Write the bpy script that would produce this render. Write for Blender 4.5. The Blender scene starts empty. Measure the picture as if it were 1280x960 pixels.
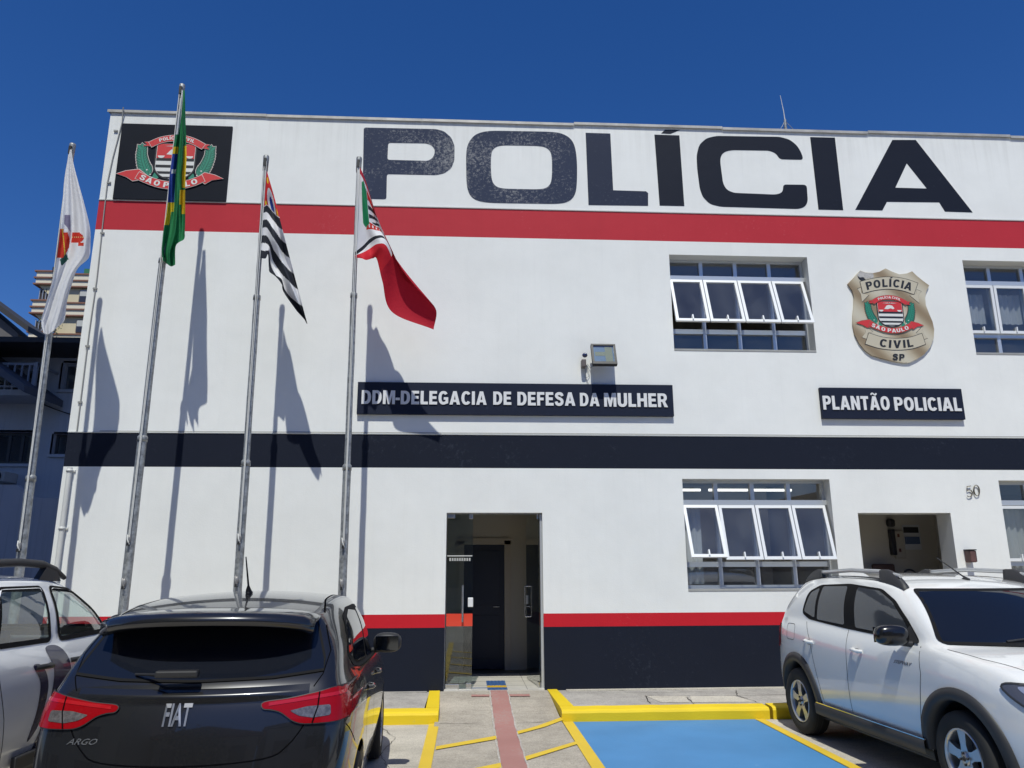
import bpy, bmesh, math, random
from math import sin, cos, pi, radians, sqrt, atan2
from mathutils import Vector, Matrix
from mathutils.geometry import tessellate_polygon
from mathutils.bvhtree import BVHTree
random.seed(7)
scene = bpy.context.scene
COL = scene.collection

# ------------------------------------------------------------------ camera
FPX = 960.06
PITCH, YAW, ROLL = .237458, .0576643, .0036769
EYE = Vector((0, 0, 1.65))
cy_, sy_, cp_, sp_ = cos(YAW), sin(YAW), cos(PITCH), sin(PITCH)
fw = Vector((sy_*cp_, cy_*cp_, sp_)); rt = Vector((cy_, -sy_, 0)); dn = -rt.cross(fw)
cr_, sr_ = cos(ROLL), sin(ROLL)
RX = cr_*rt + sr_*dn; RD = -sr_*rt + cr_*dn
cam_d = bpy.data.cameras.new('camera'); cam = bpy.data.objects.new('camera', cam_d); COL.objects.link(cam)
cam_d.sensor_width = 36; cam_d.lens = FPX/1280*36; cam_d.clip_end = 2000; cam_d.clip_start = .05
M3 = Matrix((RX, -RD, -fw)).transposed()
cam.matrix_world = Matrix.Translation(EYE) @ M3.to_4x4()
scene.camera = cam

def ray(px, py):
    return RX*((px-640)/FPX) + RD*((py-480)/FPX) + fw
def at(px, py, Y):
    """world point seen at a photo position on the vertical plane y = Y (used to take measurements)"""
    d = ray(px, py); return EYE + d*(Y/d.y)
def gz(px, py, z=0.):
    d = ray(px, py); return EYE + d*((z-EYE.z)/d.z)
FAC = 10.6            # facade plane

# ------------------------------------------------------------------ materials
MATS = {}
def mat(name, col=(.5,.5,.5), rough=.6, metal=0., coat=0., spec=.5, var=0., vscale=3., bump=0., bscale=40., col2=None, emit=None, estr=0., aniso=None, sheen=0):
    if name in MATS: return MATS[name]
    m = bpy.data.materials.new(name); m.use_nodes = True
    nt = m.node_tree; b = nt.nodes['Principled BSDF']
    b.inputs['Base Color'].default_value = (*col, 1); b.inputs['Roughness'].default_value = rough
    b.inputs['Metallic'].default_value = metal; b.inputs['Coat Weight'].default_value = coat
    b.inputs['Coat Roughness'].default_value = .03; b.inputs['Specular IOR Level'].default_value = spec
    if var or col2:
        tc = nt.nodes.new('ShaderNodeTexCoord')
        n = nt.nodes.new('ShaderNodeTexNoise'); n.inputs['Scale'].default_value = vscale; n.inputs['Detail'].default_value = 8; n.inputs['Roughness'].default_value = .65
        nt.links.new(tc.outputs['Object'], n.inputs['Vector'])
        mx = nt.nodes.new('ShaderNodeMix'); mx.data_type = 'RGBA'
        c2 = col2 or tuple(c*(1-var) for c in col)
        mx.inputs['A'].default_value = (*c2, 1); mx.inputs['B'].default_value = (*col, 1)
        cr = nt.nodes.new('ShaderNodeValToRGB'); cr.color_ramp.elements[0].position = .36; cr.color_ramp.elements[1].position = .62
        nt.links.new(n.outputs['Fac'], cr.inputs['Fac']); nt.links.new(cr.outputs['Color'], mx.inputs['Factor'])
        nt.links.new(mx.outputs['Result'], b.inputs['Base Color'])
    if bump:
        tc = nt.nodes.new('ShaderNodeTexCoord')
        n = nt.nodes.new('ShaderNodeTexNoise'); n.inputs['Scale'].default_value = bscale; n.inputs['Detail'].default_value = 6
        nt.links.new(tc.outputs['Object'], n.inputs['Vector'])
        bp = nt.nodes.new('ShaderNodeBump'); bp.inputs['Strength'].default_value = bump; bp.inputs['Distance'].default_value = .02
        nt.links.new(n.outputs['Fac'], bp.inputs['Height']); nt.links.new(bp.outputs['Normal'], b.inputs['Normal'])
    if emit:
        b.inputs['Emission Color'].default_value = (*emit, 1); b.inputs['Emission Strength'].default_value = estr
    MATS[name] = m; return m

def N(nt, kind, **kw):
    n = nt.nodes.new(kind)
    for k, v in kw.items():
        if k in n.inputs: n.inputs[k].default_value = v
        else: setattr(n, k, v)
    return n
def ramp(nt, fac, stops):
    r = nt.nodes.new('ShaderNodeValToRGB'); e = r.color_ramp.elements
    while len(e) < len(stops): e.new(.5)
    for i, (p, c) in enumerate(stops):
        e[i].position = p; e[i].color = (*c, 1) if len(c) == 3 else c
    nt.links.new(fac, r.inputs['Fac']); return r
def g(v): return (v, v, v)

def paint_wall(name, col, wear=(.5,.5,.5), wear_amt=0., streak=.0, rough=.55, wscale=14., grime=0.):
    """painted plaster: slow tone drift, rain streaks, chalky worn specks, fine trowel bump"""
    m = bpy.data.materials.new(name); m.use_nodes = True; nt = m.node_tree; L = nt.links.new
    b = nt.nodes['Principled BSDF']; b.inputs['Roughness'].default_value = rough; b.inputs['Specular IOR Level'].default_value = .15
    tc = N(nt, 'ShaderNodeTexCoord')
    n1 = N(nt, 'ShaderNodeTexNoise', Scale=.7, Detail=6.); L(tc.outputs['Object'], n1.inputs['Vector'])
    r1 = ramp(nt, n1.outputs['Fac'], [(.3, tuple(c*.93 for c in col)), (.7, col)])
    mp = N(nt, 'ShaderNodeMapping'); mp.inputs['Scale'].default_value = (9, 9, .35); L(tc.outputs['Object'], mp.inputs['Vector'])
    n2 = N(nt, 'ShaderNodeTexNoise', Scale=1.3, Detail=7., Roughness=.7); L(mp.outputs['Vector'], n2.inputs['Vector'])
    r2 = ramp(nt, n2.outputs['Fac'], [(.52, g(0)), (.8, g(1))])
    mx = N(nt, 'ShaderNodeMix', data_type='RGBA'); mx.inputs['B'].default_value = (*[c*.6 for c in col], 1)
    ml = N(nt, 'ShaderNodeMath', operation='MULTIPLY'); ml.inputs[1].default_value = streak
    L(r2.outputs['Color'], ml.inputs[0]); L(ml.outputs[0], mx.inputs['Factor']); L(r1.outputs['Color'], mx.inputs['A'])
    out = mx.outputs['Result']
    # roller patches, and grime washed down from the coping
    n7 = N(nt, 'ShaderNodeTexNoise', Scale=2.6, Detail=9., Roughness=.62); L(tc.outputs['Object'], n7.inputs['Vector'])
    r7 = ramp(nt, n7.outputs['Fac'], [(.38, g(.972)), (.6, g(1.))])
    m7 = N(nt, 'ShaderNodeMix', data_type='RGBA', blend_type='MULTIPLY'); m7.inputs['Factor'].default_value = 1.; L(out, m7.inputs['A']); L(r7.outputs['Color'], m7.inputs['B']); out = m7.outputs['Result']
    if grime:
        sx = N(nt, 'ShaderNodeSeparateXYZ'); L(tc.outputs['Object'], sx.inputs[0])
        mr = N(nt, 'ShaderNodeMapRange'); mr.inputs['From Min'].default_value = 7.5; mr.inputs['From Max'].default_value = 8.4; L(sx.outputs['Z'], mr.inputs['Value'])
        mb_ = N(nt, 'ShaderNodeMapRange'); mb_.inputs['From Min'].default_value = .42; mb_.inputs['From Max'].default_value = .1; L(sx.outputs['Z'], mb_.inputs['Value'])
        mx_ = N(nt, 'ShaderNodeMath', operation='MAXIMUM'); L(mr.outputs[0], mx_.inputs[0]); L(mb_.outputs[0], mx_.inputs[1])
        rg = ramp(nt, n2.outputs['Fac'], [(.44, g(0)), (.66, g(1))])
        gm_ = N(nt, 'ShaderNodeMath', operation='MULTIPLY'); L(mx_.outputs[0], gm_.inputs[0]); L(rg.outputs['Color'], gm_.inputs[1])
        g2 = N(nt, 'ShaderNodeMath', operation='MULTIPLY'); g2.inputs[1].default_value = grime; L(gm_.outputs[0], g2.inputs[0])
        mg = N(nt, 'ShaderNodeMix', data_type='RGBA'); L(g2.outputs[0], mg.inputs['Factor']); L(out, mg.inputs['A']); mg.inputs['B'].default_value = (.30,.28,.24,1); out = mg.outputs['Result']
    if wear_amt:
        n3 = N(nt, 'ShaderNodeTexNoise', Scale=wscale, Detail=12., Roughness=.8); L(tc.outputs['Object'], n3.inputs['Vector'])
        n4 = N(nt, 'ShaderNodeTexNoise', Scale=1.1, Detail=3.); L(tc.outputs['Object'], n4.inputs['Vector'])
        ad = N(nt, 'ShaderNodeMath', operation='MULTIPLY_ADD'); ad.inputs[1].default_value = .38; L(n4.outputs['Fac'], ad.inputs[0]); L(n3.outputs['Fac'], ad.inputs[2])
        r3 = ramp(nt, ad.outputs[0], [(.82-wear_amt*.26, g(0)), (.97-wear_amt*.26, g(1))])
        mx2 = N(nt, 'ShaderNodeMix', data_type='RGBA'); mx2.inputs['B'].default_value = (*wear, 1)
        m2 = N(nt, 'ShaderNodeMath', operation='MULTIPLY'); m2.inputs[1].default_value = .65
        L(r3.outputs['Color'], m2.inputs[0]); L(m2.outputs[0], mx2.inputs['Factor']); L(out, mx2.inputs['A']); out = mx2.outputs['Result']
    L(out, b.inputs['Base Color'])
    n5 = N(nt, 'ShaderNodeTexNoise', Scale=55., Detail=6.); L(tc.outputs['Object'], n5.inputs['Vector'])
    n6 = N(nt, 'ShaderNodeTexNoise', Scale=2.2, Detail=3.); L(tc.outputs['Object'], n6.inputs['Vector'])
    a5 = N(nt, 'ShaderNodeMath', operation='MULTIPLY_ADD'); a5.inputs[1].default_value = 4.; L(n6.outputs['Fac'], a5.inputs[0]); L(n5.outputs['Fac'], a5.inputs[2])
    bp = N(nt, 'ShaderNodeBump', Strength=.13, Distance=.01); L(a5.outputs[0], bp.inputs['Height']); L(bp.outputs['Normal'], b.inputs['Normal'])
    MATS[name] = m; return m

def concrete(name, c1, c2, spots=True, cscale=1.):
    m = bpy.data.materials.new(name); m.use_nodes = True; nt = m.node_tree; L = nt.links.new
    b = nt.nodes['Principled BSDF']; b.inputs['Roughness'].default_value = .9; b.inputs['Specular IOR Level'].default_value = .25
    tc = N(nt, 'ShaderNodeTexCoord')
    n1 = N(nt, 'ShaderNodeTexNoise', Scale=1.6*cscale, Detail=10., Roughness=.7); L(tc.outputs['Object'], n1.inputs['Vector'])
    r1 = ramp(nt, n1.outputs['Fac'], [(.32, c2), (.66, c1)])
    n2 = N(nt, 'ShaderNodeTexNoise', Scale=60., Detail=8., Roughness=.85); L(tc.outputs['Object'], n2.inputs['Vector'])
    r2 = ramp(nt, n2.outputs['Fac'], [(.34, g(.45)), (.60, g(1.2))])
    mx = N(nt, 'ShaderNodeMix', data_type='RGBA', blend_type='MULTIPLY'); mx.inputs['Factor'].default_value = .8
    L(r1.outputs['Color'], mx.inputs['A']); L(r2.outputs['Color'], mx.inputs['B']); out = mx.outputs['Result']
    if spots:
        mp = N(nt, 'ShaderNodeMapping'); mp.inputs['Scale'].default_value = (3., 14., 3.); L(tc.outputs['Object'], mp.inputs['Vector'])
        n3 = N(nt, 'ShaderNodeTexNoise', Scale=2.4, Detail=9., Roughness=.75); L(mp.outputs['Vector'], n3.inputs['Vector'])
        r3 = ramp(nt, n3.outputs['Fac'], [(.34, g(.55)), (.5, g(1.))])
        m3 = N(nt, 'ShaderNodeMix', data_type='RGBA', blend_type='MULTIPLY'); m3.inputs['Factor'].default_value = .55
        L(out, m3.inputs['A']); L(r3.outputs['Color'], m3.inputs['B']); out = m3.outputs['Result']
    L(out, b.inputs['Base Color'])
    bp = N(nt, 'ShaderNodeBump', Strength=.5, Distance=.012); L(n2.outputs['Fac'], bp.inputs['Height']); L(bp.outputs['Normal'], b.inputs['Normal'])
    MATS[name] = m; return m

def road_paint(name, col, under, amt=.35, sc=22.):
    m = bpy.data.materials.new(name); m.use_nodes = True; nt = m.node_tree; L = nt.links.new
    b = nt.nodes['Principled BSDF']; b.inputs['Roughness'].default_value = .6; b.inputs['Specular IOR Level'].default_value = .3
    tc = N(nt, 'ShaderNodeTexCoord')
    n1 = N(nt, 'ShaderNodeTexNoise', Scale=sc, Detail=12., Roughness=.8); L(tc.outputs['Object'], n1.inputs['Vector'])
    n0 = N(nt, 'ShaderNodeTexNoise', Scale=1.5, Detail=4.); L(tc.outputs['Object'], n0.inputs['Vector'])
    r0 = ramp(nt, n0.outputs['Fac'], [(.3, tuple(c*.86 for c in col)), (.7, col)])
    ad = N(nt, 'ShaderNodeMath', operation='MULTIPLY_ADD'); ad.inputs[1].default_value = .5; L(n0.outputs['Fac'], ad.inputs[0]); L(n1.outputs['Fac'], ad.inputs[2])
    r1 = ramp(nt, ad.outputs[0], [(.98-amt*.3, g(0)), (1.1-amt*.3, g(1))])
    mx = N(nt, 'ShaderNodeMix', data_type='RGBA'); L(r1.outputs['Color'], mx.inputs['Factor']); L(r0.outputs['Color'], mx.inputs['A']); mx.inputs['B'].default_value = (*under, 1)
    L(mx.outputs['Result'], b.inputs['Base Color'])
    n2 = N(nt, 'ShaderNodeTexNoise', Scale=70., Detail=6.); L(tc.outputs['Object'], n2.inputs['Vector'])
    bp = N(nt, 'ShaderNodeBump', Strength=.3, Distance=.008); L(n2.outputs['Fac'], bp.inputs['Height']); L(bp.outputs['Normal'], b.inputs['Normal'])
    MATS[name] = m; return m

def glass_mat(name, tint=(.8,.85,.85), refl=(1,1,1), base=.04, rough=0., dirt=0.):
    m = bpy.data.materials.new(name); m.use_nodes = True; nt = m.node_tree; L = nt.links.new
    nt.nodes.remove(nt.nodes['Principled BSDF']); out = nt.nodes['Material Output']
    t = N(nt, 'ShaderNodeBsdfTransparent'); t.inputs['Color'].default_value = (*tint, 1)
    gl = N(nt, 'ShaderNodeBsdfGlossy', Roughness=rough); gl.inputs['Color'].default_value = (*refl, 1)
    fr = N(nt, 'ShaderNodeFresnel', IOR=1.5)
    ge = N(nt, 'ShaderNodeNewGeometry'); io = N(nt, 'ShaderNodeMath', operation='MULTIPLY_ADD'); io.inputs[1].default_value = .66667-1.5; io.inputs[2].default_value = 1.5
    L(ge.outputs['Backfacing'], io.inputs[0]); L(io.outputs[0], fr.inputs['IOR'])
    ad = N(nt, 'ShaderNodeMath', operation='MULTIPLY_ADD'); ad.inputs[1].default_value = 1.6; ad.inputs[2].default_value = base; ad.use_clamp = True
    L(fr.outputs[0], ad.inputs[0])
    mx = N(nt, 'ShaderNodeMixShader'); L(ad.outputs[0], mx.inputs[0]); L(t.outputs[0], mx.inputs[1]); L(gl.outputs[0], mx.inputs[2])
    if dirt:
        df = N(nt, 'ShaderNodeBsdfDiffuse'); df.inputs['Color'].default_value = (.45,.47,.50,1)
        tc = N(nt, 'ShaderNodeTexCoord'); n = N(nt, 'ShaderNodeTexNoise', Scale=2.3, Detail=7.); L(tc.outputs['Object'], n.inputs['Vector'])
        r = ramp(nt, n.outputs['Fac'], [(.35, g(dirt*.35)), (.75, g(dirt*1.6))])
        m2 = N(nt, 'ShaderNodeMixShader'); L(r.outputs['Color'], m2.inputs[0]); L(mx.outputs[0], m2.inputs[1]); L(df.outputs[0], m2.inputs[2]); L(m2.outputs[0], out.inputs['Surface'])
    else: L(mx.outputs[0], out.inputs['Surface'])
    MATS[name] = m; return m

def cloth_mat(name):
    m = bpy.data.materials.new(name); m.use_nodes = True; nt = m.node_tree; L = nt.links.new
    b = nt.nodes['Principled BSDF']; b.inputs['Roughness'].default_value = .75; b.inputs['Specular IOR Level'].default_value = .25
    a = N(nt, 'ShaderNodeAttribute'); a.attribute_name = 'cloth'
    L(a.outputs['Color'], b.inputs['Base Color'])
    tr = N(nt, 'ShaderNodeBsdfTranslucent'); L(a.outputs['Color'], tr.inputs['Color'])
    mx = N(nt, 'ShaderNodeMixShader'); mx.inputs[0].default_value = .25
    out = nt.nodes['Material Output']; L(b.outputs[0], mx.inputs[1]); L(tr.outputs[0], mx.inputs[2]); L(mx.outputs[0], out.inputs['Surface'])
    tc = N(nt, 'ShaderNodeTexCoord')
    n = N(nt, 'ShaderNodeTexNoise', Scale=20., Detail=7., Distortion=.8); L(tc.outputs['Object'], n.inputs['Vector'])
    bp = N(nt, 'ShaderNodeBump', Strength=.28, Distance=.02); L(n.outputs['Fac'], bp.inputs['Height']); L(bp.outputs['Normal'], b.inputs['Normal'])
    MATS[name] = m; return m

NAVY = (.012, .0155, .028); RED = (.50, .035, .05)
WHITE = paint_wall('white_plaster', (.83,.835,.82), streak=.10, grime=.14)
WRED = paint_wall('red_band_paint', RED, wear=(.62,.2,.22), wear_amt=.12, streak=.15, wscale=22.)
WNAVY = paint_wall('navy_band_paint', NAVY, wear=(.05,.06,.085), wear_amt=.16, streak=.1)
WREDLOW = paint_wall('red_stripe_paint', (.56,.018,.03), wear=(.6,.15,.16), wear_amt=.1, streak=.1)
LWORN = paint_wall('worn_letter_paint', (.034,.045,.085), wear=(.40,.40,.40), wear_amt=.44, rough=.7, wscale=20.)
LMID = paint_wall('chalky_letter_paint', (.024,.032,.062), wear=(.18,.20,.25), wear_amt=.22, rough=.6, wscale=24.)
LNEW = paint_wall('letter_paint', NAVY, wear=(.06,.07,.10), wear_amt=.05)
CONC = concrete('parking_concrete', (.60,.55,.47), (.42,.385,.33))
CONCD = concrete('hatched_area_concrete', (.50,.45,.38), (.33,.295,.25))
CONCP = concrete('pavement_concrete', (.50,.47,.43), (.32,.30,.28))
CONCL = concrete('pavement_slab_concrete', (.62,.58,.50), (.48,.44,.38))
YEL = road_paint('yellow_road_paint', (.72,.50,.045), (.36,.33,.24), .32)
YELC = road_paint('yellow_kerb_paint', (.80,.58,.02), (.5,.42,.2), .16, 12.)
BLUE = road_paint('blue_bay_paint', (.075,.245,.50), (.30,.42,.55), .14, 9.)
PINK = road_paint('faded_red_paving', (.40,.20,.18), (.36,.28,.25), .60, 30.)
GLASS = glass_mat('window_glass', (.86,.88,.90), base=.0, dirt=.045)
DGLASS = glass_mat('door_glass', (.72,.78,.78), base=.02)
CARGL = glass_mat('clear_car_glass', (.80,.90,.88), base=.04)
ALU = mat('aluminium', (.62,.64,.66), .35, .55)
ALUW = mat('white_aluminium', (.78,.79,.80), .4, .1)
STEEL = mat('steel', (.6,.6,.6), .25, .9)
GALV = mat('galvanised_steel', (.42,.43,.43), .48, .5, var=.5, vscale=16, bump=.1)
BLK = mat('black_plastic', (.02,.02,.022), .5)
RUB = mat('rubber', (.018,.018,.018), .85)
CLOTH = cloth_mat('flag_cloth')
SIGNW = mat('sign_lettering_white', (.72,.72,.73), .5)
SIGNB = paint_wall('navy_sign_board', (.015,.020,.040), wear=(.05,.06,.10), wear_amt=.10, streak=.3)

# ------------------------------------------------------------------ mesh helpers
class MB:
    def __init__(s): s.v=[]; s.f=[]; s.m=[]; s.sm=[]; s.mats=[]
    def mi(s, m):
        if m not in s.mats: s.mats.append(m)
        return s.mats.index(m)
    def add(s, vs, fs, m, smooth=False):
        o=len(s.v); s.v += [tuple(v) for v in vs]; i=s.mi(m)
        for f in fs: s.f.append([o+k for k in f]); s.m.append(i); s.sm.append(smooth)
    def box(s, x0,x1,y0,y1,z0,z1, m, M=None, bev=0.):
        if bev:
            bm=bmesh.new(); bmesh.ops.create_cube(bm, size=1)
            for v in bm.verts: v.co=Vector(((x0+x1)/2+v.co.x*(x1-x0),(y0+y1)/2+v.co.y*(y1-y0),(z0+z1)/2+v.co.z*(z1-z0)))
            bmesh.ops.bevel(bm, geom=bm.edges[:], offset=bev, segments=2, affect='EDGES', profile=.5)
            bm.verts.index_update(); vs=[v.co.copy() for v in bm.verts]; fs=[[v.index for v in f.verts] for f in bm.faces]; bm.free()
        else:
            vs=[Vector(p) for p in ((x0,y0,z0),(x1,y0,z0),(x1,y1,z0),(x0,y1,z0),(x0,y0,z1),(x1,y0,z1),(x1,y1,z1),(x0,y1,z1))]
            fs=[(0,3,2,1),(4,5,6,7),(0,1,5,4),(1,2,6,5),(2,3,7,6),(3,0,4,7)]
        if M is not None: vs=[M@v for v in vs]
        s.add(vs, fs, m)
    def prism(s, loops, tov, depth, m, back=True):
        """flat polygon (outer loop + holes) in 2D pushed into a thin solid; tov(p, d) maps to 3D"""
        loops=[[Vector((p[0],p[1],0)) for p in L] for L in loops]
        tris=tessellate_polygon(loops); pts=[p for L in loops for p in L]; n=len(pts)
        vs=[tov(p,0) for p in pts]; fs=[]
        for t in tris:
            a,b,c=[Vector(vs[i]) for i in t]
            fs.append(tuple(t))
        if depth:
            vs+= [tov(p,depth) for p in pts]
            if back: fs+=[tuple(n+i for i in reversed(t)) for t in tris]
            o=0
            for L in loops:
                k=len(L)
                for i in range(k): fs.append((o+i, o+(i+1)%k, n+o+(i+1)%k, n+o+i))
                o+=k
        s.add(vs, fs, m)
    def tube(s, pts, r, m, seg=10, cap=True, smooth=True, squash=None):
        pts=[Vector(p) for p in pts]; rs=r if isinstance(r,(list,tuple)) else [r]*len(pts)
        vs=[]; fs=[]; ref=None
        for i,p in enumerate(pts):
            t=(pts[min(i+1,len(pts)-1)]-pts[max(i-1,0)]).normalized()
            if ref is None: ref = Vector((0,0,1)) if abs(t.z)<.9 else Vector((1,0,0))
            u=(ref-t*ref.dot(t)).normalized(); w=t.cross(u); ref=u
            for k in range(seg):
                a=2*pi*k/seg; cu,cw=cos(a),sin(a)
                if squash: cu*=squash
                vs.append(p+(u*cu+w*cw)*rs[i])
        for i in range(len(pts)-1):
            for k in range(seg):
                fs.append((i*seg+k,i*seg+(k+1)%seg,(i+1)*seg+(k+1)%seg,(i+1)*seg+k))
        s.add(vs,fs,m,smooth)
        if cap:
            s.add(vs[:seg],[tuple(reversed(range(seg)))],m); s.add(vs[-seg:],[tuple(range(seg))],m)
    def lathe(s, prof, org, axis, m, seg=40, smooth=True):
        """prof: list of (distance along axis, radius)"""
        ax=Vector(axis).normalized(); u=ax.orthogonal().normalized(); w=ax.cross(u); org=Vector(org); vs=[]; fs=[]
        for d,r in prof:
            for k in range(seg):
                a=2*pi*k/seg; vs.append(org+ax*d+(u*cos(a)+w*sin(a))*r)
        for i in range(len(prof)-1):
            for k in range(seg): fs.append((i*seg+k,i*seg+(k+1)%seg,(i+1)*seg+(k+1)%seg,(i+1)*seg+k))
        s.add(vs,fs,m,smooth)
    def blob(s, c, r, m, sub=2, M=None, power=1.):
        bm=bmesh.new(); bmesh.ops.create_icosphere(bm, subdivisions=sub+1, radius=1)
        bm.verts.index_update(); vs=[]
        for v in bm.verts:
            q=Vector([math.copysign(abs(k)**power,k) for k in v.co]); q=Vector((q.x*r[0],q.y*r[1],q.z*r[2]))
            if M is not None: q=M@q
            vs.append(Vector(c)+q)
        fs=[[v.index for v in f.verts] for f in bm.faces]; bm.free(); s.add(vs,fs,m,True)
    def build(s, name, parent=None, recalc=True):
        me=bpy.data.meshes.new(name); me.from_pydata(s.v,[],s.f)
        for m in s.mats: me.materials.append(m)
        me.polygons.foreach_set('material_index', s.m); me.polygons.foreach_set('use_smooth', s.sm); me.update()
        if recalc:
            bm=bmesh.new(); bm.from_mesh(me); bmesh.ops.recalc_face_normals(bm, faces=bm.faces[:]); bm.to_mesh(me); bm.free()
        o=bpy.data.objects.new(name, me); COL.objects.link(o)
        if parent: o.parent=parent
        return o

def tag(o, label, cat, group=None):
    o['label']=label; o['category']=cat
    if group: o['group']=group
    return o
def struct(o): o['kind']='structure'; return o
def empty(name, loc=(0,0,0), rz=0.):
    o=bpy.data.objects.new(name,None); COL.objects.link(o); o.location=loc; o.rotation_euler=(0,0,rz); o.empty_display_size=.2; return o
def keep_world(child, root):
    """geometry was given in world coordinates: undo the root's own placement"""
    child.parent=root
    Mx=(Matrix.Translation(root.location)@root.rotation_euler.to_matrix().to_4x4()).inverted()
    child.data.transform(Mx)
    return child

def glyphs(txt, offset=0., res=3):
    cu=bpy.data.curves.new('t','FONT'); cu.body=txt; cu.offset=offset; cu.resolution_u=res; cu.fill_mode='BOTH'
    ob=bpy.data.objects.new('t',cu); me=bpy.data.meshes.new_from_object(ob)
    v=[tuple(p.co) for p in me.vertices]; f=[tuple(p.vertices) for p in me.polygons]
    bpy.data.objects.remove(ob); bpy.data.curves.remove(cu); bpy.data.meshes.remove(me)
    return v,f
def text_fit(mb, txt, x0,x1,z0,z1, y, m, offset=.012, depth=0., shear=0., refh=None):
    """fit text in a box of the plane y; front face at y, sides pushed back by depth"""
    v,f=glyphs(txt,offset)
    xs=[p[0] for p in v]; ys=[p[1] for p in v]; a,b=min(xs),max(xs)
    c,d=min(ys),max(ys)
    if refh: c,d=refh(offset)
    vs=[]
    for p in v:
        u=(p[0]-a)/(b-a); w=(p[1]-c)/(d-c)
        vs.append((x0+u*(x1-x0)+shear*w*(z1-z0), y, z0+w*(z1-z0)))
    mb.add(vs,f,m)
    if depth:
        # side walls from boundary edges
        cnt={}
        for ff in f:
            for i in range(len(ff)):
                e=(ff[i],ff[(i+1)%len(ff)]); cnt[e]=1
        n=len(vs); w=[(x,y+depth,z) for x,_,z in vs]; fs=[]
        for e in cnt:
            if (e[1],e[0]) not in cnt: fs.append((e[0],e[1],n+e[1],n+e[0]))
        mb.add(vs+w,fs,m)
def ell(cx,cy,rx,ry,a0,a1,n=14,p=.88):
    out=[]
    for i in range(n+1):
        a=radians(a0+(a1-a0)*i/n); c,s=cos(a),sin(a); out.append((cx+rx*math.copysign(abs(c)**p,c),cy+ry*math.copysign(abs(s)**p,s)))
    return out
def _sband(pts,h):
    P_=[Vector(q) for q in pts]; P_=[2*P_[0]-P_[1]]+P_+[2*P_[-1]-P_[-2]]; c=[]; m=len(P_)-3
    for i in range(29):
        t=i/28*m; k=min(int(t),m-1); u=t-k; a,b,cc,d=P_[k:k+4]; c.append(.5*((2*b)+(cc-a)*u+(2*a-5*b+4*cc-d)*u*u+(3*b-a-3*cc+d)*u**3))
    up=[];lo=[]
    for i,q in enumerate(c):
        t=(c[min(i+1,28)]-c[max(i-1,0)]).normalized(); n_=Vector((-t.y,t.x))*h; up.append(tuple(q+n_)); lo.append(tuple(q-n_))
    return up+lo[::-1]
BF={
'A':(.80,[[(0,0),(.27,1),(.53,1),(.80,0),(.56,0),(.515,.19),(.285,.19),(.24,0)],[(.335,.37),(.465,.37),(.40,.70)]]),
'C':(.70,[ell(.37,.5,.37,.51,36,324)+ell(.37,.5,.145,.31,318,42)]),
'D':(.70,[[(0,0),(0,1),(.30,1)]+ell(.30,.5,.40,.5,85,-85)+[(.30,0)],[(.23,.19),(.29,.19)]+ell(.29,.5,.175,.31,-80,80)+[(.29,.81),(.23,.81)]]),
'E':(.60,[[(0,0),(0,1),(.58,1),(.58,.80),(.23,.80),(.23,.61),(.54,.61),(.54,.41),(.23,.41),(.23,.20),(.60,.20),(.60,0)]]),
'F':(.56,[[(0,0),(0,1),(.56,1),(.56,.80),(.23,.80),(.23,.59),(.50,.59),(.50,.39),(.23,.39),(.23,0)]]),
'G':(.74,[ell(.37,.5,.37,.51,36,300)+[(.74,.10),(.74,.54),(.40,.54),(.40,.36),(.53,.36),(.53,.24)]+ell(.37,.5,.145,.31,290,42)]),
'H':(.72,[[(0,0),(0,1),(.23,1),(.23,.62),(.49,.62),(.49,1),(.72,1),(.72,0),(.49,0),(.49,.41),(.23,.41),(.23,0)]]),
'I':(.23,[[(0,0),(0,1),(.23,1),(.23,0)]]),
'L':(.56,[[(0,0),(0,1),(.23,1),(.23,.20),(.56,.20),(.56,0)]]),
'M':(.90,[[(0,0),(0,1),(.30,1),(.45,.42),(.60,1),(.90,1),(.90,0),(.69,0),(.69,.70),(.52,0),(.38,0),(.21,.70),(.21,0)]]),
'N':(.72,[[(0,0),(0,1),(.24,1),(.50,.40),(.50,1),(.72,1),(.72,0),(.48,0),(.22,.60),(.22,0)]]),
'O':(.74,[ell(.37,.5,.37,.51,0,345,23),ell(.37,.5,.145,.31,0,345,23)]),
'P':(.66,[[(0,0),(0,1),(.36,1)]+ell(.36,.685,.30,.315,85,-85)+[(.36,.37),(.23,.37),(.23,0)],[(.23,.55),(.34,.55)]+ell(.34,.685,.10,.135,-80,80)+[(.34,.82),(.23,.82)]]),
'R':(.74,[[(0,0),(0,1),(.38,1)]+ell(.38,.70,.30,.30,85,-50)+[(.54,.40),(.74,0),(.48,0),(.33,.38),(.23,.38),(.23,0)],[(.23,.56),(.36,.56)]+ell(.36,.69,.10,.13,-80,80)+[(.36,.82),(.23,.82)]]),
'S':(.66,[_sband([(.56,.72),(.51,.86),(.34,.905),(.17,.85),(.12,.72),(.22,.59),(.42,.50),(.54,.38),(.54,.22),(.44,.11),(.30,.09),(.15,.14),(.09,.30)],.108)]),
'T':(.64,[[(.205,0),(.205,.80),(0,.80),(0,1),(.64,1),(.64,.80),(.435,.80),(.435,0)]]),
'U':(.70,[[(0,1),(.0,.36)]+ell(.35,.35,.35,.36,180,360)+[(.70,1),(.47,1),(.47,.36)]+ell(.35,.35,.12,.16,360,180)+[(.23,1)]]),
'V':(.76,[[(0,1),(.25,1),(.38,.33),(.51,1),(.76,1),(.50,0),(.26,0)]]),
}
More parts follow.
